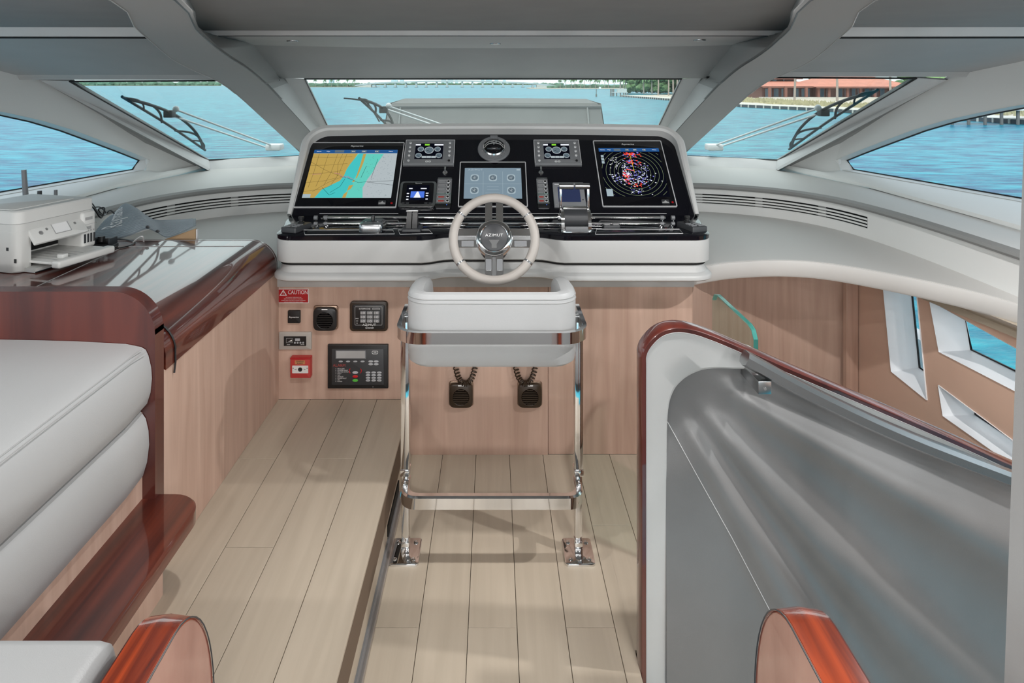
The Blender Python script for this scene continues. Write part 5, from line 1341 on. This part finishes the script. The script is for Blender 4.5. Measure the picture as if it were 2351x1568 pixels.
for label, px, y0, y1, r_ in (('tall black antenna on the port window sill', 63, 390, 458, .012), ('short black antenna stub on the port window sill nearest tall one', 91, 438, 461, .010), ('short grey antenna stub on the port window sill furthest from tall one', 128, 436, 458, .008)):
    b0 = PZ(px+(-3 if px == 63 else 0), y1+6, 1.085); Y = b0.y; zt = EYE-(y0-CY)*Y/FPX
    t = thing('antenna', label, 'antenna', (b0.x, b0.y, 1.086), 'antennas on the port sill')
    G().cyl((0, 0, 0), (-.012 if px == 63 else 0, 0, zt-1.086), r_*1.15, 10, r_).obj('whip', 'mid_grey' if px != 91 else 'charcoal', t)
    G().cyl((0, 0, -.004), (0, 0, .014), r_*2.4, 14).obj('foot', 'charcoal', t)
# ================================================================== OUTSIDE
SEA = -3.31
struct(G().face and (lambda g: (g.face([(-4000, -400, SEA), (4000, -400, SEA), (4000, 4500, SEA), (-4000, 4500, SEA)]), g)[1])(G()).obj('water', 'sea', None, 0))
# ---- wipers
def on_pane(name, px, py, lift): o, n = PANES[name]; return PP(px, py, o, n)+n*lift
def wiper(label, pane, hinge, tip_a, tip_b, joint, arms, grp='windscreen wipers', tail=None):
    j = on_pane(pane, *joint, .05); t = thing('wiper', label, 'wiper', j, grp)
    R = lambda x, y, l: on_pane(pane, x, y, l)-j
    for (ax_, ay_), (bx_, by_) in arms:
        G().tube([R(ax_, ay_, .05), R(bx_, by_, .06)], .007, 8).obj('arm', 'wiper_arm', t)
    G().ball(R(*arms[0][1], .065), .022, 2).obj('arm_knuckle', 'wiper_arm', t)
    a, b_ = R(*tip_a, .018), R(*tip_b, .018)
    mid = (a+b_)/2; up = R(*joint, .07)-R(*joint, .018)
    G().tube(spline([a, lerp(a, b_, .25)+up*.12, mid+up*.2, lerp(a, b_, .75)+up*.12, b_], 4), .009, 6).obj('blade', 'rubber_dark', t)
    for lo, hi, h_, r_ in ((.02, .98, 1.0, .010), (.05, .42, .62, .008), (.58, .95, .62, .008), (.02, .22, .4, .006), (.78, .98, .4, .006)):
        p0, p1, m_ = lerp(a, b_, lo), lerp(a, b_, hi), lerp(a, b_, (lo+hi)/2)
        perp = (R(*hinge, .05)-mid); perp = (perp-(b_-a).normalized()*perp.dot((b_-a).normalized())).normalized()
        k = (b_-a).length*.075*h_
        G().tube(spline([p0, lerp(p0, m_, .5)+perp*k*.8+up*.5*h_, m_+perp*k+up*.8*h_, lerp(m_, p1, .5)+perp*k*.8+up*.5*h_, p1], 4), r_, 6).obj('bridge', 'rubber_dark', t)
    G().box(-.03, .03, -.03, .03, -.02, .03, .006).obj('joint_block', 'rubber_dark', t)
    h = R(*hinge, .05); G().box(h.x-.06, h.x+.06, h.y-.05, h.y+.06, h.z-.03, h.z+.02, .01).obj('pivot_base', 'wiper_arm', t)
    if tail: G().tube(spline([R(*q_, .04) for q_ in tail], 5), .006, 6).obj('wash_hose', 'rubber_dark', t)
wiper('wiper on the port windscreen pane with double steel arm', 'window_1', (630, 350), (279, 228), (471, 350), (388, 279), [((636, 352), (402, 271)), ((622, 356), (392, 284))])
wiper('wiper on the starboard windscreen pane before the red roofed house', 'window_3', (1640, 350), (1812, 348), (2016, 212), (1892, 276), [((1640, 348), (1880, 268)), ((1655, 350), (1888, 278))])
wiper('wiper on the centre windscreen pane in front of canvas cover', 'window_2', (1060, 312), (824, 231), (905, 312), (880, 268), [((1060, 315), (891, 262)), ((1045, 318), (888, 269))], tail=[(788, 238), (812, 240), (835, 245), (850, 258), (870, 290)])
# ---- foredeck and the canvas cover standing on it
fd = struct(G().box(-1.35, 1.35, 5.75, 12, .55, .85, .05).obj('foredeck', 'deck_white'))
cv2 = thing('canvas_cover', 'grey canvas cover with sloped top standing on the foredeck', 'cover', (0, 7.7, .85))
YC, YB2 = 7.6, 9.4
A = [(-243, 1.0), (-243, 1.0)]
bl, br = P(884, 300, YC), P(1389, 300, YC); tl, tr = P(891, 237.5, YC), P(1380, 237.5, YC); bl.z = br.z = .86; k_ = (tl.x-bl.x)
bl.x, br.x = P(872, 330, YC).x, P(1397, 330, YC).x
rl, rr_ = P(930, 226, YB2), P(1345, 227, YB2)
base = V((0, 7.7, .85)); S = lambda p: p-base
def rib_row(L): return [S(p) for p in L]
rbl, rbr = V((rl.x-.25, YB2+.3, .86)), V((rr_.x+.25, YB2+.3, .86))
G().slab([rib_row([bl, lerp(bl, br, .5), br]), rib_row([lerp(bl, tl, .9), lerp(lerp(bl, br, .5), lerp(tl, tr, .5), .9), lerp(br, tr, .9)]), rib_row([tl+V((.04, .03, 0)), lerp(tl, tr, .5)+V((0, .03, .004)), tr+V((-.04, .03, 0))]), rib_row([rl, lerp(rl, rr_, .5)+V((0, 0, .01)), rr_]), rib_row([rbl, lerp(rbl, rbr, .5), rbr])], (0, .02, -.01)).obj('canvas', 'canvas', cv2, 30)
for s, (a, b_, c_, d_) in ((-1, (bl, tl, rl, rbl)), (1, (br, tr, rr_, rbr))):
    g = G(); g.slab([[S(a), S(d_)], [S(b_), S(c_)]], (-s*.01, 0, 0)); g.obj('side_flap', 'canvas', cv2, 0)
G().tube([S(tl)+V((.0, -.01, -.03)), S(lerp(tl, tr, .5))+V((0, -.01, -.02)), S(tr)+V((0, -.01, -.03))], .02, 6).obj('hem', 'canvas', cv2)
for x0, x1 in ((920, 912), (1348, 1356)):
    a, b_ = P(x0, 240, YC-.012), P(x1, 330, YC-.012); G().tube([S(a), S(b_)], .010, 6).obj('seam', 'canvas_seam', cv2)
# white bulwark along the side deck, glimpsed through the hull windows
struct(G().box(2.72, 2.85, -1, 6.0, -.6, .06, .03).obj('side_bulwark', 'deck_white'))
# ---- starboard shore
GZ = -2.7
wl = [(1425, 222), (1540, 231), (1625, 239), (1705, 246), (1900, 256), (1985, 262), (2250, 279), (2600, 302)]
shore = [PZ(x, y, SEA) for x, y in wl]
far = [p+V((160, 60 if i < 2 else 0, 0)) for i, p in enumerate(shore)]
g = G(); g.slab([[V((p.x, p.y, GZ)) for p in shore], [V((p.x+6, p.y, GZ)) for p in shore]], (0, 0, -.4)); quay = struct(g.obj('quay', 'concrete', None, 0))
struct(G().slab([[V((p.x+6, p.y, GZ-.01)) for p in shore], [V((p.x+200, p.y+150, GZ-.01)) for p in shore]], (0, 0, -.4)).obj('ground', 'sand', None, 0))
sw_ = struct(bpy.data.objects.new('seawall', None)); COL.objects.link(sw_)
bm_ = None
for a, b_ in zip(shore, shore[1:]):
    L = (b_-a).length; n_ = max(1, int(L/2.2)); d = (b_-a)/n_; th = math.atan2(d.y, d.x)
    for k in range(n_):
        c_ = a+d*(k+.5)
        if bm_ is None:
            bm_ = G().box(-.46, .46, -.12, .12, -.55, .5).obj('wall_panel', 'seawall_dark', sw_, 0); o = bm_
            ps_ = G().box(-.11, .11, -.2, .2, -.55, .55).obj('wall_post', 'concrete', sw_, 0); o2 = ps_
        else:
            o = share(bm_, 'wall_panel', sw_); o2 = share(ps_, 'wall_post', sw_)
        o.location = (c_.x-.15, c_.y, SEA+.05); o.rotation_euler = (0, 0, th); o.scale = (d.length, 1, 1)
        e_ = a+d*k; o2.location = (e_.x-.22, e_.y, SEA+.05); o2.rotation_euler = (0, 0, th)
# strip of dry grass along the quay
rng = random.Random(5); g = G()
for k in range(2600):
    i = rng.randrange(1, len(shore)-1); t_ = rng.random(); c_ = lerp(shore[i], shore[i+1], t_)+V((rng.uniform(7, 20), 0, 0)); h_ = rng.uniform(.3, .9); w_ = rng.uniform(.2, .5)
    g.face([(c_.x-w_, c_.y, GZ), (c_.x+w_, c_.y, GZ), (c_.x+rng.uniform(-.3, .3), c_.y+.1, GZ+h_)])
tag(g.obj('grass', 'dry_grass', None, 0, fix=False), 'strip of dry yellow grass along the quay before the house', 'grass', kind='stuff')
# villa
HD = 194.0
def HX(px): return (px-CX)*HD/FPX
def HZ(py, D=HD): return EYE-(py-CY)*D/FPX
vil = thing('villa', 'long low villa with terracotta hip roofs on the starboard shore', 'house', (HX(1925), HD, GZ)); vb = V((HX(1925), HD, GZ))
def hip(x0, x1, ze, zr, rx0, rx1, d0, d1, over=1.5):
    e = [V((x0, HD-over+d0, ze)), V((x1, HD-over+d0, ze)), V((x1, HD+d1+over, ze)), V((x0, HD+d1+over, ze))]
    r0, r1 = V((rx0, HD+(d0+d1)/2, zr)), V((rx1, HD+(d0+d1)/2, zr)); g = G()
    for f in ((e[0], e[1], r1, r0), (e[1], e[2], r1), (e[2], e[3], r0, r1), (e[3], e[0], r0)): g.face([p-vb for p in f])
    g.face([p-vb for p in e[::-1]]); o = g.obj('roof', 'roof_tile', vil, 0)
    G().box(x0-vb.x, x1-vb.x, d0-over-.15, d0-over, ze-vb.z-.45, ze-vb.z+.05).obj('eave_board', 'house_post', o, 0); return o
hip(HX(1868), HX(2100), HZ(199), HZ(174), HX(1930), HX(2050), 0, 22)
hip(HX(1752), HX(1885), HZ(198.5), HZ(186.5), HX(1790), HX(1862), 2, 16)
hip(HX(1776), HX(1874), HZ(178), HZ(170), HX(1800), HX(1850), 10, 24)
def wbox(x0, x1, z0, z1, y0, y1, nm='wall', mat='house_wall'): return G().box(x0-vb.x, x1-vb.x, y0, y1, z0-vb.z, z1-vb.z).obj(nm, mat, vil, 0)
wbox(HX(1880), HX(2090), GZ, HZ(198), 2, 20); wbox(HX(1762), HX(1880), GZ, HZ(197), 4, 15); wbox(HX(1782), HX(1868), GZ, HZ(177), 11, 22)
wx = [(1768, 1785), (1788, 1801), (1806, 1812), (1833, 1848), (1853, 1862), (1866, 1874), (1889, 1900), (1904, 1914), (1930, 1942), (1946, 1958), (1962, 1972), (1976, 1988), (1992, 2004), (2010, 2022), (2028, 2040), (2048, 2060), (2064, 2074)]
for a, b_ in wx:
    y_ = 1.9 if a > 1880 else 3.9
    f = G().box(HX(a)-vb.x, HX(b_)-vb.x, y_-.12, y_, .3, HZ(203)-vb.z).obj('window', 'house_post', vil, 0)
    G().box(HX(a)-vb.x+.12, HX(b_)-vb.x-.12, y_-.16, y_-.1, .42, HZ(203.5)-vb.z).obj('pane', 'house_window', f, 0)
for a, b_ in ((1808, 1820), (1834, 1839)):
    f = G().box(HX(a)-vb.x, HX(b_)-vb.x, 10.8, 11, HZ(187)-vb.z, HZ(179)-vb.z).obj('window', 'house_post', vil, 0); G().box(HX(a)-vb.x+.15, HX(b_)-vb.x-.15, 10.75, 10.82, HZ(186.4)-vb.z, HZ(179.6)-vb.z).obj('pane', 'house_window', f, 0)
for px in (1766, 1803, 1850, 1878, 1902, 1944, 1974, 2007, 2043, 2078): wbox(HX(px)-.35, HX(px)+.35, GZ, HZ(198.5), -.6, .1, 'column', 'house_post')
wbox(HX(1755), HX(2100), GZ, GZ+.35, -3, 4, 'terrace', 'concrete')
# trees
rngt = random.Random(21)
def crown(rad, hgt, n_=16, seed=0):
    r_ = random.Random(seed); g = G()
    for k in range(n_):
        a = r_.uniform(0, 6.28); q_ = r_.uniform(0, .75)*rad; g.ball((q_*math.cos(a), q_*math.sin(a), hgt*r_.uniform(.12, .92)), rad*r_.uniform(.28, .5), 2, (1, 1, .8), .16, r_)
    return g
CR_M = [crown(4, 9, 16, s).mesh('crown', 0) for s in range(3)]
for m in CR_M: m.materials.append(MATS['foliage'])
TR_M = G().cyl((0, 0, 0), (0, 0, 5), .28, 8, .16).mesh('trunk'); TR_M.materials.append(MATS['trunk_grey'])
def palm_mesh(seed, L=2.6, n_=11):
    r_ = random.Random(seed); g = G()
    for k in range(n_):
        a = 2*math.pi*k/n_+r_.uniform(-.2, .2); u = V((math.cos(a), math.sin(a), 0)); s_ = V((-u.y, u.x, 0)); el = r_.uniform(-.1, .9); rows = [[], [], []]
        for j in range(6):
            t_ = j/5; c_ = u*L*t_*(1-.15*t_)+V((0, 0, L*(el*t_-1.05*t_*t_))); w_ = .42*math.sin(math.pi*min(1, .12+t_*.88))**.7
            rows[0].append(c_-s_*w_-V((0, 0, w_*.6))); rows[1].append(c_); rows[2].append(c_+s_*w_-V((0, 0, w_*.6)))
        g.sheet(rows)
    return g.mesh('fronds', 0, fix=False)
PM = [palm_mesh(s) for s in range(3)]
for m in PM: m.materials.append(MATS['palm_green'])
PT = G().tube([(0, 0, 0), (.15, 0, 3), (.1, .1, 6), (0, 0, 9)], lambda t_: lerp(.30, .2, t_), 8).mesh('trunk'); PT.materials.append(MATS['trunk_grey'])
def mk(name, parent, me, loc=(0, 0, 0), sc=(1, 1, 1), rz=0):
    o = bpy.data.objects.new(name, me); COL.objects.link(o); o.parent = parent; o.location = loc; o.scale = sc; o.rotation_euler = (0, 0, rz); return o
def tree(label, x, y, z, h_, wd=1, grp=None, i=0):
    t = thing('broadleaf_tree', label, 'tree', (x, y, z), grp); k = h_/9
    mk('trunk', t, TR_M, sc=(k, k, k)); mk('crown', t, CR_M[i % 3], sc=(k*wd, k*wd, k), rz=i*1.3); return t
def palm(label, x, y, z, h_, grp=None, i=0, fr=1.0):
    t = thing('palm_tree', label, 'palm tree', (x, y, z), grp); k = h_/9
    mk('trunk', t, PT, sc=(k if fr == 1 else 1, k if fr == 1 else 1, k), rz=i); mk('fronds', t, PM[i % 3], (0, 0, h_), (k*fr, k*fr, k*fr), i*.7); return t
for i, (px, lab) in enumerate(((1824, 'tall palm before the villa, nearest the mullion'), (1922, 'tall palm in front of the middle of the villa'), (2045, 'slim pale palm in front of the right end of the villa'))):
    D = 165; palm(lab, (px-CX)*D/FPX, D, GZ, 13, 'palms before the villa', i, .8)
for i, px in enumerate((1880, 1895, 1908, 2085, 2105, 2122, 2140)):
    D = 235; tree('dense green tree rising behind the villa roof', (px-CX)*D/FPX, D, GZ, 10+i % 3, 1.1, 'trees behind the villa', i)
for i, px in enumerate((1735, 1745, 1752)):
    D = 215; tree('small dark tree at the left end of the villa', (px-CX)*D/FPX, D, GZ, 5, 1, 'trees beside the villa', i)
for i in range(26):
    px = 1447+i*6.0; D = 300+(i*37 % 40)-max(0, i-14)*4; tree('dense green tree in the grove on the starboard point', (px-CX)*D/FPX, D, GZ, 7.5+(i*5 % 4)*1.1, 1.0, 'grove on the starboard point', i)
for i, px in enumerate((1424, 1436, 1478, 1497)): palm('shaggy palm standing at the edge of the grove by the dock', (px-CX)*285/FPX, 285, GZ, 7.6, 'palms at the grove edge', i, 1.5)
for i, px in enumerate((1511, 1535, 1546, 1556)): palm('bare tall palm trunk rising before the grove', (px-CX)*(250-i*8)/FPX, 250-i*8, GZ, 12, 'bare palms before the grove', i, .6)
# wooden dock, channel post, far shores, bridge
DKY = 262; dk = thing('wooden_dock', 'small dark wooden dock on piles at the tip of the point', 'dock', ((1421-CX)*DKY/FPX, DKY, SEA))
G().box(-3.2, 3.2, -2, 2, 1.35, 1.6).obj('deck', 'concrete_far', dk, 0); G().box(-.5, 3.0, -1, 2, 1.6, 3.0).obj('gate_frame', 'concrete_far', dk, 0)
for i, x in enumerate((-3.6, -3.0, -2.4, -1.2, .3, 1.6, 2.4, 3.2)): G().cyl((x, -1.6, -.5), (x, -1.6, 2.9 if i < 3 else 1.4), .22, 8).obj('pile', 'dock_wood', dk)
mp_ = PZ(1369, 222, SEA); t = thing('channel_marker', 'slim dark marker post standing in the water before the dock', 'post', mp_)
G().cyl((0, 0, -.3), (0, 0, 2.9), .14, 8).obj('pole', 'dock_wood', t); G().box(-.3, .3, -.05, .05, -.1, .9).obj('board', 'dock_wood', t, 0)
mp_ = PZ(1377.5, 205, SEA); t = thing('warning_board', 'small white board on a post in front of the far palms', 'sign', mp_)
G().box(-.9, .9, -.1, .1, .5, 2.1).obj('board', 'ink_white', t, 0); G().cyl((0, .2, -.3), (0, .2, .6), .12, 6).obj('pole', 'dock_wood', t)
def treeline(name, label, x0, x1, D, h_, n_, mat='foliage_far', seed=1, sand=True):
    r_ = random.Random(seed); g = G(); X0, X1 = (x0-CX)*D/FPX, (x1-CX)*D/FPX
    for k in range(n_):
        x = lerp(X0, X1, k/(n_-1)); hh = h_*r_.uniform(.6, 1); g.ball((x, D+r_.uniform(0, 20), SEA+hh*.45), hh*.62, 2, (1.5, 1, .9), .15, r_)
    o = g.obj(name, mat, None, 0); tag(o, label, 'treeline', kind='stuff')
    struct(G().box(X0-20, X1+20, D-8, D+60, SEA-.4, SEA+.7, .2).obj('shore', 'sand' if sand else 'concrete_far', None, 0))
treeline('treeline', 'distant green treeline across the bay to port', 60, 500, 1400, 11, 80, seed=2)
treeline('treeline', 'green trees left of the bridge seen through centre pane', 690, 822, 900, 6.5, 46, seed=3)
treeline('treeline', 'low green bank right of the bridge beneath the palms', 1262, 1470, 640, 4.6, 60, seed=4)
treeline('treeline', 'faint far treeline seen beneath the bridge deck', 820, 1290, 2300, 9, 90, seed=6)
for i in range(14):
    px = 1285+i*11+(i*7 % 5); palm('small far palm on the bank right of the bridge', (px-CX)*640/FPX, 636, SEA+1, 7.2+(i*3 % 4)*.6, 'palms right of the bridge', i, 1.5)
for i in range(6):
    px = 726+i*17+(i*5 % 7); palm('small far palm on the bank left of the bridge', (px-CX)*900/FPX, 895, SEA+1, 9+(i*3 % 3), 'palms left of the bridge', i, 1.4)
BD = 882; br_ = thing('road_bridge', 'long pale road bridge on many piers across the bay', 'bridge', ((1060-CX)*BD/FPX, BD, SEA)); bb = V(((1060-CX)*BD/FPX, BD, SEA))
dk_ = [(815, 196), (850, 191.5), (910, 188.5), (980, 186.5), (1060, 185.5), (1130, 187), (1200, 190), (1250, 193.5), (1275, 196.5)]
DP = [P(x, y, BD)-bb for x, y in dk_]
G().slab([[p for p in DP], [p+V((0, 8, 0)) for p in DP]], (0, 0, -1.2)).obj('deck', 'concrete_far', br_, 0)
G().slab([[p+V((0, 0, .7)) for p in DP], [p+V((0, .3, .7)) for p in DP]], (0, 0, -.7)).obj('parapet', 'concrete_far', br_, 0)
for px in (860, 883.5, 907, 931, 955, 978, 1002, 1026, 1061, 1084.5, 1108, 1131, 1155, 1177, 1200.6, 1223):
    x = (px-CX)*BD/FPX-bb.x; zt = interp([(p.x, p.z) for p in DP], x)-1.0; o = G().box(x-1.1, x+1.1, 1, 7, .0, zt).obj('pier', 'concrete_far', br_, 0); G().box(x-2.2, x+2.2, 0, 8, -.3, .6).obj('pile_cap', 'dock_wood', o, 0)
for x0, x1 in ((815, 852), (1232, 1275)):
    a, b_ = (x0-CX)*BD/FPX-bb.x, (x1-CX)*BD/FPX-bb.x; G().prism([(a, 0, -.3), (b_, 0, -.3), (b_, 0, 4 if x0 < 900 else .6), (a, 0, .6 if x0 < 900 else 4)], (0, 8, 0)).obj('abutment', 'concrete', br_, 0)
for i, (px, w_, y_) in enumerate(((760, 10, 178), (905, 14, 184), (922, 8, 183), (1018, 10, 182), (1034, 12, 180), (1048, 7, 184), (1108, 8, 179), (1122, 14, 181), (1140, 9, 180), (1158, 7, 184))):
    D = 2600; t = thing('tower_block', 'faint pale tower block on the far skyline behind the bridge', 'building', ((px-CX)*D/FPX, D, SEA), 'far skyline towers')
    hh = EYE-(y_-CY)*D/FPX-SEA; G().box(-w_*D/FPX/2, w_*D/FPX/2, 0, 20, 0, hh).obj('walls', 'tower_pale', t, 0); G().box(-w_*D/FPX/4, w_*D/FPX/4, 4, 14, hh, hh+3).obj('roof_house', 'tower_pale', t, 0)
# dock with white roofs by the starboard side window
dk2 = thing('shore_pier', 'white topped pier on piles seen through the starboard side window', 'pier', ((2300-CX)*80/FPX, 80, SEA))
G().box(-7, 9, -1, 3, 1.75, 2.05).obj('deck', 'deck_white', dk2, 0)
for k in range(8): G().cyl((-6.5+2*k, -.6, -.4), (-6.5+2*k, -.6, 1.75), .18, 8).obj('pile', 'dock_wood', dk2)
G().prism([(-3, -1, 2.05), (6, -1, 2.05), (4.5, -1, 2.7), (-1.5, -1, 2.7)], (0, 3, 0)).obj('boat_cover', 'deck_white', dk2, 0)
# ================================================================== LAMPS AND THE CABIN BEHIND THE CAMERA
plain('carpet_grey', (.11, .11, .11), .95, bump=.3, bscale=200)
def downlight(label, p, power, up=None, grp='added fill downlights', r=.028):
    t = thing('downlight', label, 'ceiling light', p, grp)
    G().lathe([(r*.55, -.002), (r, -.004), (r*1.05, 0.0), (r*1.05, .004), (r*.55, .004), (r*.55, -.002)], seg=24).obj('ring', 'brushed', t)
    G().lathe([(0, .0), (r*.55, .0), (r*.55, .003), (0, .003)], seg=16).obj('lens', 'lamp_lens', t)
    if power:
        ld = bpy.data.lights.new('lamp', 'AREA'); ld.shape = 'DISK'; ld.size = r*1.05; ld.energy = power; ld.color = (1, .985, .97)
        lo = bpy.data.objects.new('lamp', ld); COL.objects.link(lo); lo.parent = t; lo.location = (0, 0, -.008)
plain('lamp_lens', (.9, .9, .88), .3, emit=(1, .97, .92), estr=2.0)
for px, py, lab in ((672, 94, 'small soffit downlight nearest the port mullion'), (1137, 100, 'small soffit downlight above the middle of the helm'), (1606, 92, 'small soffit downlight nearest the starboard mullion')):
    p = PP(px, py, (0, 3.3, 1.8985), (0, .03, 1)); downlight(lab, p, 0, grp='soffit downlights')
for lab, x, y, pw in (('unseen fill downlight added over the settee', -1.5, 1.2, 1.5), ('unseen fill downlight added over the entry, port side', -.45, 1.72, 3), ('unseen fill downlight added over the entry, starboard side', .45, 1.72, 3), ('unseen fill downlight added over the stairs', 1.45, 1.74, 9),
                  ('fill downlight added behind the camera, far port', -1.55, -.5, 5), ('fill downlight added behind the camera, port', -.6, -.5, 7), ('fill downlight added behind the camera, starboard', .6, -.5, 7), ('fill downlight added behind the camera, far starboard', 1.55, -.5, 7)):
    downlight(lab, (x, y, (CZ if y > -.4 else CZ+.03)-.001), pw, r=.045)  # these downlights are added out of view to fill the cabin with light
def globe(label, x, y, power):  # unseen fill lamp, added so light reaches the helm from behind
    t = thing('fill_globe', label, 'ceiling light', (x, y, CZ+.029), 'added fill globes')
    G().cyl((0, 0, -.02), (0, 0, 0), .05, 20).obj('rose', 'brushed', t); G().ball((0, 0, -.10), .085, 3).obj('globe', 'lamp_globe', t)
    ld = bpy.data.lights.new('lamp', 'POINT'); ld.shadow_soft_size = .10; ld.energy = power; ld.color = (1, .985, .97)
    lo = bpy.data.objects.new('lamp', ld); COL.objects.link(lo); lo.parent = t; lo.location = (0, 0, -.30)
plain('lamp_globe', (.9, .9, .88), .3, emit=(1, .98, .95), estr=2.0)
for lab, x, pw in (('unseen opal fill globe added at the far port end of the saloon', -1.6, 22), ('unseen opal fill globe added to port of the saloon door', -.55, 24), ('unseen opal fill globe added to starboard of the saloon door', .55, 24), ('unseen opal fill globe added at the far starboard end of the saloon', 1.6, 22)):
    globe(lab, x, -1.8, pw)
# saloon aft of the helm: floor, bulkhead with open doorway, side walls
struct(G().box(-3, 3, -4.5, .8, -.12, 0).obj('floor_aft', 'carpet_grey', None, 0))
struct(G().box(-3, 3, -4.5, -.38, CZ+.03, CZ+.08).obj('ceiling_aft', 'ceiling_grey', None, 0))
for s, nm in ((-1, 'wall_aft_port'), (1, 'wall_aft_starboard')):
    struct(G().box(s*2.95, s*3.0, -4.5, .95, -.1, .9).obj(nm, 'oak_v', None, 0)); struct(G().box(s*2.95, s*3.0, -4.5, .95, 1.75, CZ+.05).obj(nm.replace('wall', 'trim'), 'wall_white', None, 0))
    struct(G().box(s*.65, s*3.0, -4.5, -4.45, -.1, CZ+.05).obj(nm.replace('aft', 'back'), 'header_grey', None, 0))
